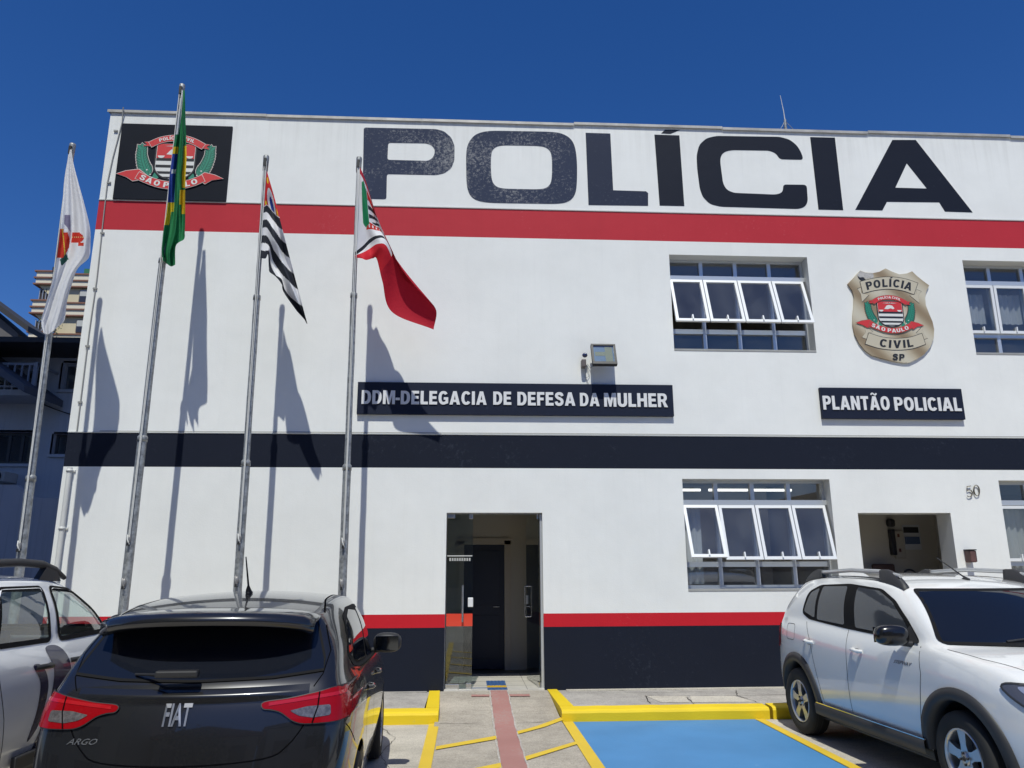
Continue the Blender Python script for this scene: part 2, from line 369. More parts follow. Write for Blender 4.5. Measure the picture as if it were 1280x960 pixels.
BACC={'Ã':('A',[_sband([(.16,1.10),(.27,1.21),(.40,1.155),(.53,1.10),(.64,1.21)],.05)]),'Í':('I',[[(.04,1.08),(.20,1.30),(.42,1.30),(.20,1.08)]])}
def block_char(ch):
    """heavy sans capital: width and list of loop groups"""
    b,acc=BACC.get(ch,(ch,None)); w,l=BF[b]; gs=[l]
    if acc: gs.append(acc)
    return w,gs
def block_text(mb,txt,x0,x1,z0,z1,y,m,depth,gap=.10):
    tot=sum(block_char(c)[0]+gap for c in txt)-gap; sx_=(x1-x0)/tot; X=0
    for c in txt:
        w,gs=block_char(c)
        for l in gs: mb.prism([[(x0+(X+p[0])*sx_,z0+p[1]*(z1-z0)) for p in lp] for lp in l],lambda p,d:Vector((p[0],y+d,p[1])),depth,m,back=False)
        X+=w+gap
def caph(o):
    v,_=glyphs('H',o); ys=[p[1] for p in v]; return min(ys),max(ys)
# ================================================================== GROUND
def sheet(name, poly, z, m, parent=None):
    mb=MB(); mb.prism([poly], lambda p,d: Vector((p[0],p[1],z)), 0, m); o=mb.build(name,parent)
    if o.data.polygons[0].normal.z<0: o.data.flip_normals()
    return struct(o)
ASPH = concrete('street_asphalt', (.075,.075,.078), (.05,.05,.052), spots=False)
gm=MB(); gm.add([(-300,-300,-.004),(300,-300,-.004),(300,400,-.004),(-300,400,-.004)],[(0,1,2,3)],ASPH); struct(gm.build('ground'))
sheet('parking_lot', [(-12,-6),(16,-6),(16,9.14),(-12,9.14)], 0, CONC)
sheet('hatched_walkway', [(-.36,2.5),(1.10,2.5),(1.07,9.0),(-.36,9.0)], .004, CONCD)
KY=9.13; ZS=.125
# pavement slabs either side of the ramp, with the yellow kerbs along their front and beside the ramp
def pave(name,x0,x1):
    mb=MB(); mb.box(x0,x1,KY+.225,FAC+.0,-.1,ZS,CONCP); return struct(mb.build(name))
pave('pavement',-5.6,-.47); pave('pavement',1.19,15.)
mb=MB()
def slab(poly): mb.prism([poly], lambda p,d: Vector((p[0],p[1],ZS+.004)), 0, CONCL)
slab([(2.30,9.55),(2.62,9.52),(2.72,9.98),(2.22,10.05)][::1]); slab([(2.66,9.52),(3.42,9.50),(3.30,9.95),(2.76,9.98)])
struct(mb.build('patched_paving'))
mb=MB()                     # lane of gravelly cement left along the foot of the wall
mb.box(1.3,6,10.5,10.598,ZS-.02,ZS+.012,CONCL); mb.box(-5.3,-.5,10.52,10.598,ZS-.02,ZS+.010,CONCP); struct(mb.build('wall_foot_mortar'))
def kerb(name,x0,x1,capend=None):
    """front kerb with a rounded top arris"""
    mb=MB(); prof=[(KY,-.05),(KY-.004,ZS-.03),(KY+.008,ZS-.008),(KY+.035,ZS+.004),(KY+.225,ZS+.010),(KY+.228,-.05)]
    n=int((x1-x0)/.15)+1; vs=[]; fs=[]
    for i in range(n+1):
        x=x0+(x1-x0)*i/n; w=random.uniform(-.003,.003)
        for y,z in prof: vs.append((x,y+w,z+w*.6))
    k=len(prof)
    for i in range(n):
        for j in range(k-1): fs.append((i*k+j,(i+1)*k+j,(i+1)*k+j+1,i*k+j+1))
    fs.append(tuple(range(k))); fs.append(tuple(n*k+j for j in reversed(range(k))))
    mb.add(vs,fs,YELC); return struct(mb.build(name))
kerb('kerb',-12,-.30); kerb('kerb',1.07,3.43); kerb('kerb',3.47,15)
def return_kerb(p, q, w0, w1):
    """kerb running from the wall (p) to the front kerb (q), x of left and right edges"""
    mb=MB(); (xa,ya),(xb,yb)=p,q; z=ZS+.012
    vs=[(xa,ya,z+.004),(xa+w0,ya,z+.004),(xb+w1,yb,z),(xb,yb,z),(xa,ya,-.05),(xa+w0,ya,-.05),(xb+w1,yb,-.05),(xb,yb,-.05)]
    mb.add(vs,[(0,1,2,3),(0,3,7,4),(1,5,6,2),(3,2,6,7),(0,4,5,1)],YELC); return struct(mb.build('ramp_kerb'))
return_kerb((-.47,10.59),(-.45,KY+.226),.135,.15); return_kerb((1.055,10.59),(1.07,KY+.226),.125,.16)
# ramp up to the door
mb=MB(); n=14; vs=[]; fs=[]
for i in range(n+1):
    t=i/n; y=8.7+(10.6-8.7)*t; z=-.004+.134*min(1,max(0,(y-8.75)/1.7))
    vs+=[(-.34,y,z),(1.06,y,z)]
for i in range(n): fs.append((2*i,2*i+1,2*i+3,2*i+2))
mb.add(vs,fs,CONCD); struct(mb.build('ramp'))
def rz(y): return max(.0,-.004+.134*min(1,max(0,(y-8.75)/1.7)))
# faded red tactile paving
mb=MB(); vs=[]; fs=[]; n=48
for i in range(n+1):
    y=2.5+(10.56-2.5)*i/n; w=.006*sin(i*2.1); vs+=[(.315+w,y,rz(y)+.010),(.53+w,y,rz(y)+.010)]
for i in range(n): fs.append((2*i,2*i+1,2*i+3,2*i+2))
mb.add(vs,fs,PINK)
mb.add([(.07,10.22,rz(10.22)+.009),(.80,10.20,rz(10.2)+.009),(.80,10.31,rz(10.3)+.009),(.07,10.33,rz(10.3)+.009)],[(0,1,2,3)],PINK)
struct(mb.build('tactile_paving'))
EDG=mat('cement_joint',(.50,.46,.42),.9,var=.4,vscale=20)
for x0 in (.295,.53):
    mb=MB(); V=[]; n=60
    for i in range(n+1):
        y=2.5+8.05*i/n; w=.004*sin(i*1.7+x0*9); V+=[(x0+w,y,rz(y)+.011),(x0+.016+w+.004*sin(i*2.9),y,rz(y)+.011)]
    mb.add(V,[(2*i,2*i+1,2*i+3,2*i+2) for i in range(n)],EDG); struct(mb.build('cement_joint'))
CRK=mat('crack_dark',(.05,.045,.04),.95)
def crack(pts,z,w=.008):
    mb=MB(); V=[]; P_=[]
    for i in range(len(pts)-1):
        a=Vector((*pts[i],0)); b=Vector((*pts[i+1],0)); k=max(2,int((b-a).length/.07))
        for j in range(k): P_.append(a.lerp(b,j/k)+Vector((random.uniform(-.012,.012),random.uniform(-.012,.012),0)))
    for i,p in enumerate(P_):
        t=(P_[min(i+1,len(P_)-1)]-P_[max(i-1,0)]).normalized(); n_=Vector((-t.y,t.x,0))*w*random.uniform(.3,1.); zz=z(p.y) if callable(z) else z
        V+=[(p.x+n_.x,p.y+n_.y,zz),(p.x-n_.x,p.y-n_.y,zz)]
    mb.add(V,[(2*i,2*i+2,2*i+3,2*i+1) for i in range(len(P_)-1)],CRK); struct(mb.build('crack'))
crack([(2.15,9.5),(2.22,10.05),(2.75,10.0),(3.4,9.96),(4.2,10.02)],ZS+.006); crack([(2.64,9.38),(2.70,9.98)],ZS+.0065); crack([(3.42,9.38),(3.36,9.96),(3.5,10.5)],ZS+.006)
crack([(1.9,10.3),(2.6,10.28),(3.2,10.33)],ZS+.006,.005); crack([(-.9,9.0),(-.7,8.4),(-.78,7.7),(-.6,7.0)],.0062,.004); crack([(-1.6,9.6),(-1.3,10.3)],ZS+.006,.005)
crack([(-.3,9.05),(.28,9.02)],lambda y:rz(y)+.008,.006); crack([(.56,9.03),(1.05,9.06)],lambda y:rz(y)+.008,.006)
def stripe(poly,name='parking_line',z=.012): return sheet(name,poly,z,YEL)
stripe([(-.40,2.5),(-.29,2.5),(-.29,9.12),(-.40,9.12)])
stripe([(1.075,2.5),(1.19,2.5),(1.19,9.12),(1.075,9.12)])
stripe([(3.245,2.5),(3.35,2.5),(3.35,9.12),(3.25,9.12)])
def hatch(x0,x1,ya,yb,w0,w1):
    mb=MB(); n=10; V=[]
    for i in range(n+1):
        t=i/n; x=x0+(x1-x0)*t; y=ya+(yb-ya)*t; w=w0+(w1-w0)*t; V+=[(x,y,max(.004,rz(y))+.008),(x,y+w,max(.004,rz(y+w))+.008)]
    mb.add(V,[(2*i,2*i+2,2*i+3,2*i+1) for i in range(n)],YEL); struct(mb.build('hatch_line'))
for y in (7.85,6.72,5.6,4.5): hatch(-.28,.31,y,y+.42,.14,.16)
for y in (8.50,7.38,6.26,5.15): hatch(.54,1.075,y,y+.60,.14,.12)
sheet('blue_parking_bay',[(1.19,2.5),(3.245,2.5),(3.25,9.125),(1.19,9.125)],.006,BLUE)

# ================================================================== POLICE STATION
PS=empty('police_station',(-5.42,FAC,0)); tag(PS,'two storey white police station with red and navy painted bands','building')
def P(mb,name): 
    o=mb.build(name); keep_world(o,PS); return o
def S(mb,name,par):
    o=mb.build(name); o.data.transform(Matrix.Translation(-PS.location)); o.parent=par; return o
XL,XR,ZT=-5.42,16.0,8.39
HOLES=[(-.285,1.02,.13,2.41),(2.98,5.10,4.77,6.245),(2.99,5.10,1.385,2.88),(5.46,6.805,.13,2.41),(7.58,9.69,1.385,2.87),(7.54,9.65,4.77,6.245),(12.,14.1,4.77,6.245),(12.,14.1,1.385,2.88)]
xs=sorted({XL,XR}|{h[0] for h in HOLES}|{h[1] for h in HOLES}); zs=sorted({-.05,.915,1.085,3.02,3.48,6.46,6.92,ZT}|{h[2] for h in HOLES}|{h[3] for h in HOLES})
def band(z):
    return WNAVY if z<.915 else WREDLOW if z<1.085 else WNAVY if 3.02<z<3.48 else WRED if 6.46<z<6.92 else WHITE
def hole(x,z): return any(h[0]<x<h[1] and h[2]<z<h[3] for h in HOLES)
mb=MB(); T=.34
for i in range(len(xs)-1):
    for j in range(len(zs)-1):
        x,z=(xs[i]+xs[i+1])/2,(zs[j]+zs[j+1])/2
        if hole(x,z): continue
        a,b,c,d=xs[i],xs[i+1],zs[j],zs[j+1]
        mb.add([(a,FAC,c),(b,FAC,c),(b,FAC,d),(a,FAC,d)],[(0,1,2,3)],band(z))
        mb.add([(a,FAC+T,c),(b,FAC+T,c),(b,FAC+T,d),(a,FAC+T,d)],[(3,2,1,0)],WHITE)
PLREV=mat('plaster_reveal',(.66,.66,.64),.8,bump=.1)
for (a,b,c,d) in HOLES:
    mb.add([(a,FAC,c),(a,FAC,d),(a,FAC+T,d),(a,FAC+T,c)],[(0,1,2,3)],PLREV); mb.add([(b,FAC,c),(b,FAC,d),(b,FAC+T,d),(b,FAC+T,c)],[(3,2,1,0)],PLREV)
    mb.add([(a,FAC,d),(b,FAC,d),(b,FAC+T,d),(a,FAC+T,d)],[(0,1,2,3)],PLREV); mb.add([(a,FAC,c),(b,FAC,c),(b,FAC+T,c),(a,FAC+T,c)],[(3,2,1,0)],PLREV)
# side, back and roof deck
D=12.
mb.add([(XL,FAC,-.05),(XL,FAC+D,-.05),(XL,FAC+D,ZT),(XL,FAC,ZT)],[(3,2,1,0)],WHITE)
mb.add([(XR,FAC,-.05),(XR,FAC+D,-.05),(XR,FAC+D,ZT),(XR,FAC,ZT)],[(0,1,2,3)],WHITE)
mb.add([(XL,FAC+D,-.05),(XR,FAC+D,-.05),(XR,FAC+D,ZT),(XL,FAC+D,ZT)],[(3,2,1,0)],WHITE)
o=mb.build('wall',recalc=False); keep_world(o,PS)
ROOM=mat('interior_plaster',(.52,.485,.42),.9); FLOORM=mat('interior_floor_tile',(.10,.095,.09),.4); DARKW=mat('interior_navy',(.018,.024,.048),.5)
mb=MB(); mb.box(XL+.01,XR-.01,FAC+T,FAC+D-.02,7.9,8.05,CONCP); mb.box(XL+.01,XR-.01,FAC+T+.002,FAC+D-.02,3.0,3.3,ROOM)
mb.box(XL+.02,XR-.02,FAC+T+.002,FAC+D-.02,0,.128,FLOORM); P(mb,'floor_slab')
# interior walls: two lobbies and rooms behind windows
mb=MB(); Yi=FAC+T+.002
for x in (-.95,1.9,2.55,5.25,7.5,9.9): mb.box(x-.06,x+.06,Yi,Yi+2.3,.13,2.998,ROOM)
mb.box(XL+.1,-.06-.05,Yi+1.75,Yi+1.85,.13,2.998,ROOM); mb.box(.60,5.0,Yi+1.75,Yi+1.85,.13,2.998,ROOM); mb.box(-.11,.60,Yi+1.75,Yi+1.85,2.05,2.998,ROOM)
mb.box(-.25,.9,Yi+2.4,Yi+2.5,.13,2.998,DARKW); mb.box(5.3,7.45,Yi+1.1,Yi+1.2,.13,2.998,ROOM); mb.box(2.6,5.2,Yi+3.1,Yi+3.2,.13,2.998,ROOM); mb.box(7.4,XR-.2,Yi+3.3,Yi+3.4,.13,2.998,ROOM)
for x in (2.4,5.6,7.2,10.2): mb.box(x-.06,x+.06,Yi,Yi+4,3.302,7.89,ROOM)
mb.box(2.4,XR-.2,Yi+4,Yi+4.1,3.302,7.89,ROOM)
mb.box(2.46,XR-.2,Yi,Yi+4,6.7,6.75,ROOM)
P(mb,'interior_wall')
mb=MB(); fr=mat('inner_door_frame',(.50,.44,.36),.6)
for a,b,c,d in ((-.17,-.05,.13,2.11),(.60,.70,.13,2.11),(-.17,.70,2.05,2.15)): mb.box(a,b,Yi+1.72,Yi+1.752,c,d,fr)
P(mb,'inner_door_frame')
mb=MB(); mb.box(-.05,.60,Yi+1.80,Yi+1.84,.14,2.05,DARKW,bev=.004); mb.box(.02,.53,Yi+1.79,Yi+1.801,.3,.95,DARKW,bev=.003); mb.box(.02,.53,Yi+1.79,Yi+1.801,1.1,1.95,DARKW,bev=.003)
mb.tube([(.52,Yi+1.78,1.08),(.42,Yi+1.765,1.08)],.012,STEEL,8); P(mb,'inner_door')
# threshold: pale tiles with blue and yellow tactile tiles
TILE=mat('threshold_tile',(.60,.57,.52),.35,var=.12,vscale=5)
mb=MB(); mb.box(-.285,1.02,FAC-.02,FAC+1.6,.126,.142,TILE)
TB=mat('blue_tactile_tile',(.05,.12,.30),.5,var=.3,vscale=30); TY=mat('yellow_tactile_tile',(.65,.42,.03),.5,var=.2,vscale=30)
for (y0,y1,m) in ((FAC-.018,FAC+.17,TB),(FAC+.175,FAC+.33,TY),(FAC+.335,FAC+.8,TB)):
    mb.box(.28,.54,y0,y1,.1425,.147,m)
    for i in range(5):
        for j in range(max(2,int((y1-y0)/.05))): mb.box(.295+i*.05,.32+i*.05,y0+.012+j*.05,y0+.036+j*.05,.147,.152,m)
mb.box(-.285,.28,FAC+.14,FAC+.17,.1425,.146,TB)
for x in (-.1,.8): mb.box(x-.002,x+.002,FAC-.02,FAC+1.6,.1422,.1435,BLK)
for k in range(4): mb.box(-.285,1.02,FAC+.36+k*.4,FAC+.364+k*.4,.1422,.1435,BLK)
P(mb,'threshold')
# coping on the parapet
CAPM=mat('coping_metal',(.52,.50,.47),.5,.2,var=.35,vscale=2.5)
mb=MB(); x=XL-.04
while x<XR:
    w=2.35; dz=random.uniform(-.012,.012); mb.box(x,min(x+w-.004,XR),FAC-.030,FAC+.30,ZT-.008+dz,ZT+.014+dz,CAPM); mb.box(x,min(x+w-.004,XR),FAC-.030,FAC-.022,ZT-.028+dz,ZT-.008+dz,CAPM); x+=w
mb.box(XL-.05,XL+.25,FAC+.3,FAC+D,ZT-.012,ZT+.03,CAPM); mb.box(XR-.25,XR+.05,FAC+.3,FAC+D,ZT-.012,ZT+.03,CAPM)
P(mb,'roof_coping')
# slim plaster ledges above the two bands, with the cable run on them
mb=MB(); LG=mat('ledge_plaster',(.62,.63,.62),.7)
mb.box(XL,XR,FAC-.012,FAC-.001,6.925,6.938,LG); mb.box(XL,XR,FAC-.010,FAC-.001,3.486,3.497,LG); P(mb,'ledge')
mb=MB(); CAB=mat('grey_cable',(.30,.30,.29),.6)
mb.tube([(-5.22,FAC-.06,8.42),(-5.23,FAC-.012,8.2),(-5.30,FAC-.012,7.6),(-5.33,FAC-.012,7.2),(-5.32,FAC-.012,6.6),(-5.30,FAC-.012,5.7),(-5.31,FAC-.012,4.9),(-5.30,FAC-.012,3.5)],.009,CAB,6)
for z in (8.05,7.2,6.4,5.55,4.7,3.9): mb.box(-5.335,-5.28,FAC-.022,FAC-.001,z-.012,z+.012,CAB)
mb.tube([(-5.0,FAC-.009,3.505),(1,FAC-.009,3.51),(7,FAC-.009,3.505),(15,FAC-.009,3.51)],.0045,CAB,5); P(mb,'cable')
mb=MB(); PVC=mat('painted_downpipe',(.68,.68,.66),.5,var=.12)
mb.tube([(-5.31,FAC-.045,3.0),(-5.305,FAC-.045,.13)],.033,PVC,14)
for z in (2.96,2.2,1.62,.7): mb.lathe([(-.02,.034),(-.02,.040),(.02,.040),(.02,.034)],(-5.31,FAC-.045,z),(0,0,1),PVC,14); mb.box(-5.37,-5.25,FAC-.02,FAC-.001,z-.012,z+.012,PVC)
P(mb,'downpipe')

# ---- big painted letters (each traced on the facade plane)
def zp(x,y): p=at(440+x/3.048,130+y/3.048,FAC); return (p.x,p.z)
def zq(x,y): p=at(820+x/2.783,110+y/2.783,FAC); return (p.x,p.z)
def rnd(poly,r,n=5):
    """round the corners flagged with a radius"""
    out=[]; k=len(poly)
    for i,p in enumerate(poly):
        rr=p[2] if len(p)>2 else 0
        if not rr: out.append((p[0],p[1])); continue
        P0=Vector(p[:2]); A=(Vector(poly[i-1][:2])-P0); B=(Vector(poly[(i+1)%k][:2])-P0)
        ra=min(rr,A.length*.49); rb=min(rr,B.length*.49); a=P0+A.normalized()*ra; b=P0+B.normalized()*rb
        for j in range(n+1):
            t=j/n; q=a*(1-t)**2+P0*2*t*(1-t)+b*t*t; out.append((q.x,q.y))
    return out
def letter(loops,conv,m,r=0):
    L=[[conv(*p) for p in rnd([(q[0],q[1],r) for q in l],0,4)] for l in loops]
    mb=MB(); mb.prism(L, lambda p,d: Vector((p[0],FAC-.004+d,p[1])), .0035, m, back=False); P(mb,'painted_letter')
letter([[(45,90),(330,97,75),(391,150,0),(390,205,0),(330,271,60),(133,267),(131,363),(40,361)][:0] or [(45,90),(320,96,0),(350,104),(378,128),(391,160),(390,215),(378,245),(352,264),(320,271),(133,267),(131,363),(40,361)],[(138,148),(283,150),(303,157),(315,172),(315,190),(307,206),(290,217),(135,213)]],zp,LWORN,9)
letter([[(460,125),(478,113),(505,105),(540,102),(760,106),(800,112),(832,130),(850,160),(858,220),(857,310),(850,348),(828,372),(790,381),(520,377),(472,368),(447,347),(436,310),(434,185),(442,150)],[(529,190),(540,168),(565,157),(725,160),(750,172),(762,195),(762,290),(750,315),(725,326),(570,323),(543,312),(530,285)]],zp,LWORN,40)
letter([[(890,110),(984,113),(995,329),(1120,333),(1128,340),(1128,388),(901,385)]],zp,LMID)
letter([[(1152,117),(1247,120),(1266,389),(1172,387)]],zp,LNEW)
letter([[(1193,98),(1250,99),(1213,114),(1178,112)]],zp,LNEW)
letter([[(513,250),(505,225),(490,200),(465,180),(430,170),(210,167),(175,175),(150,198),(141,235),(143,280),(152,350),(163,380),(188,404),(225,413),(495,421),(518,414),(528,395),(524,337),(442,336),(442,355),(435,366),(415,371),(270,365),(245,354),(233,332),(223,255),(226,234),(240,221),(265,216),(395,218),(418,228),(430,248)]],zq,LNEW,12)
letter([[(536,171),(622,173),(651,425),(565,423)]],zq,LNEW)
letter([[(822,181),(903,181),(1101,433),(1005,430),(985,398),(803,396),(787,426),(693,424)],[(872,262),(942,350),(832,347)]],zq,LNEW)

# ---- windows
CURT=mat('curtain_cloth',(.50,.51,.50),.9); LAMPM=mat('fluorescent_tube',(.9,.9,.9),.5,emit=(1,.96,.85),estr=2.2)
def window(x0,x1,z0,z1,open_ang,rails,cols=4,sashes=True,curtains=()):
    """frame; four fixed lights on top, four projecting sashes, four fixed lights at the bottom"""
    yf=FAC+.20; zt1,zt0,zb1,zb0=rails; f=.045
    mb=MB()
    mb.box(x0,x1,yf,yf+.06,z1-.04,z1-.001,ALU); mb.box(x0,x1,yf,yf+.06,z0+.001,z0+.05,ALU)
    mb.box(x0+.001,x0+.04,yf+.001,yf+.061,z0,z1-.002,ALU); mb.box(x1-.04,x1-.001,yf+.001,yf+.061,z0,z1-.002,ALU)
    mb.box(x0+.002,x1-.002,yf-.05,yf+.05,zt0,zt1,ALU); mb.box(x0+.04,x1-.04,yf-.02,yf+.05,zb0,zb1,ALU)
    cw=(x1-x0)/cols
    for i in range(1,cols):
        x=x0+cw*i; mb.box(x-.028,x+.028,yf-.012,yf+.055,z0+.05,z1-.04,ALU)
    mb.box(x0-.0,x1+.0,FAC-.006,yf,z0-.028,z0+.004,mat('window_sill_stone',(.36,.36,.35),.6,var=.2),bev=.003)
    w=P(mb,'window')
    for i in range(cols):
        a,b=x0+cw*i+.03,x0+cw*(i+1)-.03
        for (c_,d_) in ((zt1,z1-.04),(z0+.05,zb0)):
            g_=MB(); g_.box(a,b,yf+.02,yf+.024,c_,d_,GLASS); S(g_,'pane',w)
    for i in range(cols):
        ang=open_ang[i]; a,b=x0+cw*i+.006,x0+cw*(i+1)-.006
        if i==0: a+=.02
        if i==cols-1: b-=.03
        H=zt0-zb1-.0
        M=Matrix.Translation((0,yf-.045,zt0-.008))@Matrix.Rotation(-ang,4,'X')
        s_=MB(); t=.042
        for q in ((a,b,-t,0),(a,b,-H,-H+t)): s_.box(q[0],q[1],-.018,.018,q[2],q[3],ALUW,M)
        for q in ((a,a+t),(b-t,b)): s_.box(q[0],q[1],-.0175,.0175,-H+t,-t,ALUW,M)
        so=S(s_,'sash',w)
        g_=MB(); g_.box(a+t,b-t,-.003,.003,-H+t,-t,GLASS,M); S(g_,'pane',w)
        g_=MB(); g_.box((a+b)/2-.009,(a+b)/2+.009,-.04,.005,-H+.02,-H+.10,ALUW,M); S(g_,'window_handle',w)
    for (a,b,c,d) in curtains:
        k=MB(); n=int((b-a)/.02); vs=[]; fs=[]
        for j in range(n+1):
            x=a+(b-a)*j/n; y=yf+.10+.018*sin(j*1.3)+.008*sin(j*.47); vs+=[(x,y,c),(x,y,d)]
        for j in range(n): fs.append((2*j,2*j+2,2*j+3,2*j+1))
        k.add(vs,fs,CURT,True); S(k,'curtain',w)
UR=(5.97,5.905,5.13,5.06); LR=(2.60,2.53,1.75,1.68)
window(2.98,5.10,4.77,6.245,[.33,.33,.33,.33],UR)
window(2.99,5.10,1.385,2.88,[.40,.28,.28,.28],LR,curtains=[(3.02,3.30,1.45,2.60)])
window(7.54,9.65,4.77,6.245,[0,0,0,0],UR,curtains=[(7.60,8.0,5.32,5.80),(8.1,8.6,5.32,5.80)])
window(7.58,9.69,1.385,2.87,[0,0,0,0],LR,curtains=[(7.66,8.2,1.45,2.6)])
window(12.,14.1,4.77,6.245,[.3]*4,UR); window(12.,14.1,1.385,2.88,[.3]*4,LR)
mb=MB()
for x in (3.0,3.75,4.45): mb.tube([(x,Yi+.9,2.85),(x+.62,Yi+.9,2.85)],.02,LAMPM,8)
P(mb,'ceiling_lamp')

# ---- glass door: fixed leaf on the left, open leaf folded in on the right
mb=MB(); mb.box(-.27,.075,FAC+.10,FAC+.11,.15,2.40,DGLASS); d1=P(mb,'fixed_door_leaf')
mb=MB(); mb.box(-.27,.078,FAC+.094,FAC+.098,.925,1.085,mat('orange_red_film',(.70,.06,.03),.35,coat=.4)); S(mb,'warning_stripe',d1)
mb=MB(); mb.tube([(-.055,FAC+.05,1.45),(-.055,FAC+.05,.98)],.014,STEEL,10)
for z in (1.40,1.03): mb.tube([(-.055,FAC+.05,z),(-.055,FAC+.10,z)],.008,STEEL,8)
S(mb,'handle',d1)
mb=MB(); mb.box(.015,.085,FAC+.075,FAC+.135,1.17,1.29,ALUW,bev=.006); S(mb,'lock',d1)
mb=MB(); mb.box(-.27,-.09,FAC+.085,FAC+.125,.145,.20,STEEL,bev=.004); mb.box(0.0,.07,FAC+.085,FAC+.125,.145,.21,STEEL,bev=.004); mb.box(-.28,-.17,FAC+.085,FAC+.125,2.34,2.40,STEEL,bev=.004); mb.box(.02,.075,FAC+.085,FAC+.125,2.33,2.40,STEEL,bev=.004); S(mb,'patch_fitting',d1)
mb=MB(); mb.box(-.27,.07,FAC+.0985,FAC+.0995,1.83,1.845,mat('etched_film',(.5,.5,.48),.8)); 
for i in range(9): mb.box(-.24+i*.033,-.22+i*.033,FAC+.0985,FAC+.0995,1.77,1.81,MATS['etched_film'])
S(mb,'etched_notice',d1)
Md=Matrix.Translation((.975,FAC+.11,0))@Matrix.Rotation(radians(97),4,'Z')
mb=MB(); mb.box(0,.86,-.005,.005,.15,2.40,DGLASS,Md); d2=P(mb,'open_door_leaf')
mb=MB(); mb.box(0.0,.86,-.0085,-.0055,.925,1.085,mat('dark_red_film',(.16,.01,.012),.4),Md); S(mb,'warning_stripe',d2)
mb=MB()
for dy in (-.05,.05):
    mb.tube([Md@Vector((.74,dy,1.42)),Md@Vector((.74,dy,1.0))],.012,STEEL,8)
for z in (1.42,1.0): mb.tube([Md@Vector((.74,-.05,z)),Md@Vector((.74,.05,z))],.009,STEEL,8)
mb.box(.80,.86,-.02,.02,1.17,1.29,ALUW,Md,bev=.004); S(mb,'handle',d2)
mb=MB(); mb.box(0,.12,-.02,.02,2.33,2.40,STEEL,Md); mb.box(0,.12,-.02,.02,.145,.21,STEEL,Md); S(mb,'patch_fitting',d2)
mb=MB(); mb.box(-.285,1.02,FAC+.08,FAC+.13,2.395,2.409,STEEL); mb.box(.99,1.019,FAC+.06,FAC+.15,.14,2.39,ALU); P(mb,'door_frame')

# ---- things inside the second lobby
NOT=mat('paper',(.55,.56,.58),.8); 
def wallthing(name,label,cat,boxes):
    mb=MB()
    for b in boxes: mb.box(*b[:6],b[6],bev=b[7] if len(b)>7 else 0)
    return tag(mb.build(name),label,cat)
Yb=Yi+1.1; yb=Yb-.004
p=at(1143,668,Yb)
mb=MB()
for (a,b,c,d,m) in ((1129,1148,659,666,BLK),(1131,1150,671,680,mat('blue_notice',(.08,.12,.22),.7)),):
    u=at(a,c,yb-.02); v=at(b,d,yb-.02); mb.box(u.x,v.x,yb-.03,yb,v.z,u.z,m)
u=at(1127,656,yb); v=at(1152,687,yb); mb.box(u.x,v.x,yb-.012,yb-.001,v.z,u.z,NOT); tag(mb.build('notice_board'),'pale notice board with dark strips on the back wall inside the right-hand doorway','notice board')
u=at(1109,662,yb); v=at(1118,694,yb)
mb=MB(); mb.box(u.x,v.x,yb-.10,yb-.001,v.z,u.z,mat('dark_dispenser',(.02,.022,.03),.4),bev=.01); mb.box(u.x-.02,v.x+.02,yb-.12,yb-.001,u.z+.04,u.z+.16,BLK,bev=.03); mb.box(v.x,v.x+.16,yb-.06,yb-.001,v.z-.05,u.z-.02,mat('beige_cabinet',(.40,.37,.32),.6),bev=.01)
for z in (v.z+.05,u.z-.12): mb.box(v.x+.05,v.x+.08,yb-.075,yb-.06,z,z+.05,mat('brown_knob',(.12,.04,.03),.5))
tag(mb.build('turnstile_clock'),'tall dark time clock cabinet on the back wall inside the right-hand doorway','clock')
mb=MB(); yc=Yi+.55
for x0,m in ((5.62,mat('brown_chair_leather',(.06,.03,.025),.6)),(6.22,mat('brown_chair_leather',(.06,.03,.025),.6))):
    mb2=MB(); mb2.box(x0,x0+.36,yc+.3,yc+.36,1.30,1.72,m,bev=.03)
    k=tag(mb2.build('waiting_chair'),'brown waiting chair with tall back inside the right-hand doorway','chair','waiting chairs inside the right-hand doorway')
    for nm,bx in (('seat',(x0,x0+.38,yc-.1,yc+.32,.55,.62)),):
        q=MB(); q.box(*bx,m,bev=.02); qq=q.build(nm); qq.parent=k
    for lx in (x0+.02,x0+.34):
        for ly in (yc-.06,yc+.33):
            q=MB(); q.tube([(lx,ly,.145),(lx,ly,.56 if ly<yc else 1.32)],.013,BLK,6); qq=q.build('leg'); qq.parent=k
mb=MB(); c=Vector((6.62,yc,1.50)); mb.tube([c+Vector((.12*cos(a),0,.13*sin(a))) for a in [2*pi*i/20 for i in range(21)]],.014,BLK,6)
mb.box(6.45,6.95,yc-.1,yc+.3,.145,1.30,mat('dark_counter',(.03,.03,.03),.6),bev=.01); tag(mb.build('counter'),'dark counter with a round wire rack inside the right-hand doorway','counter')

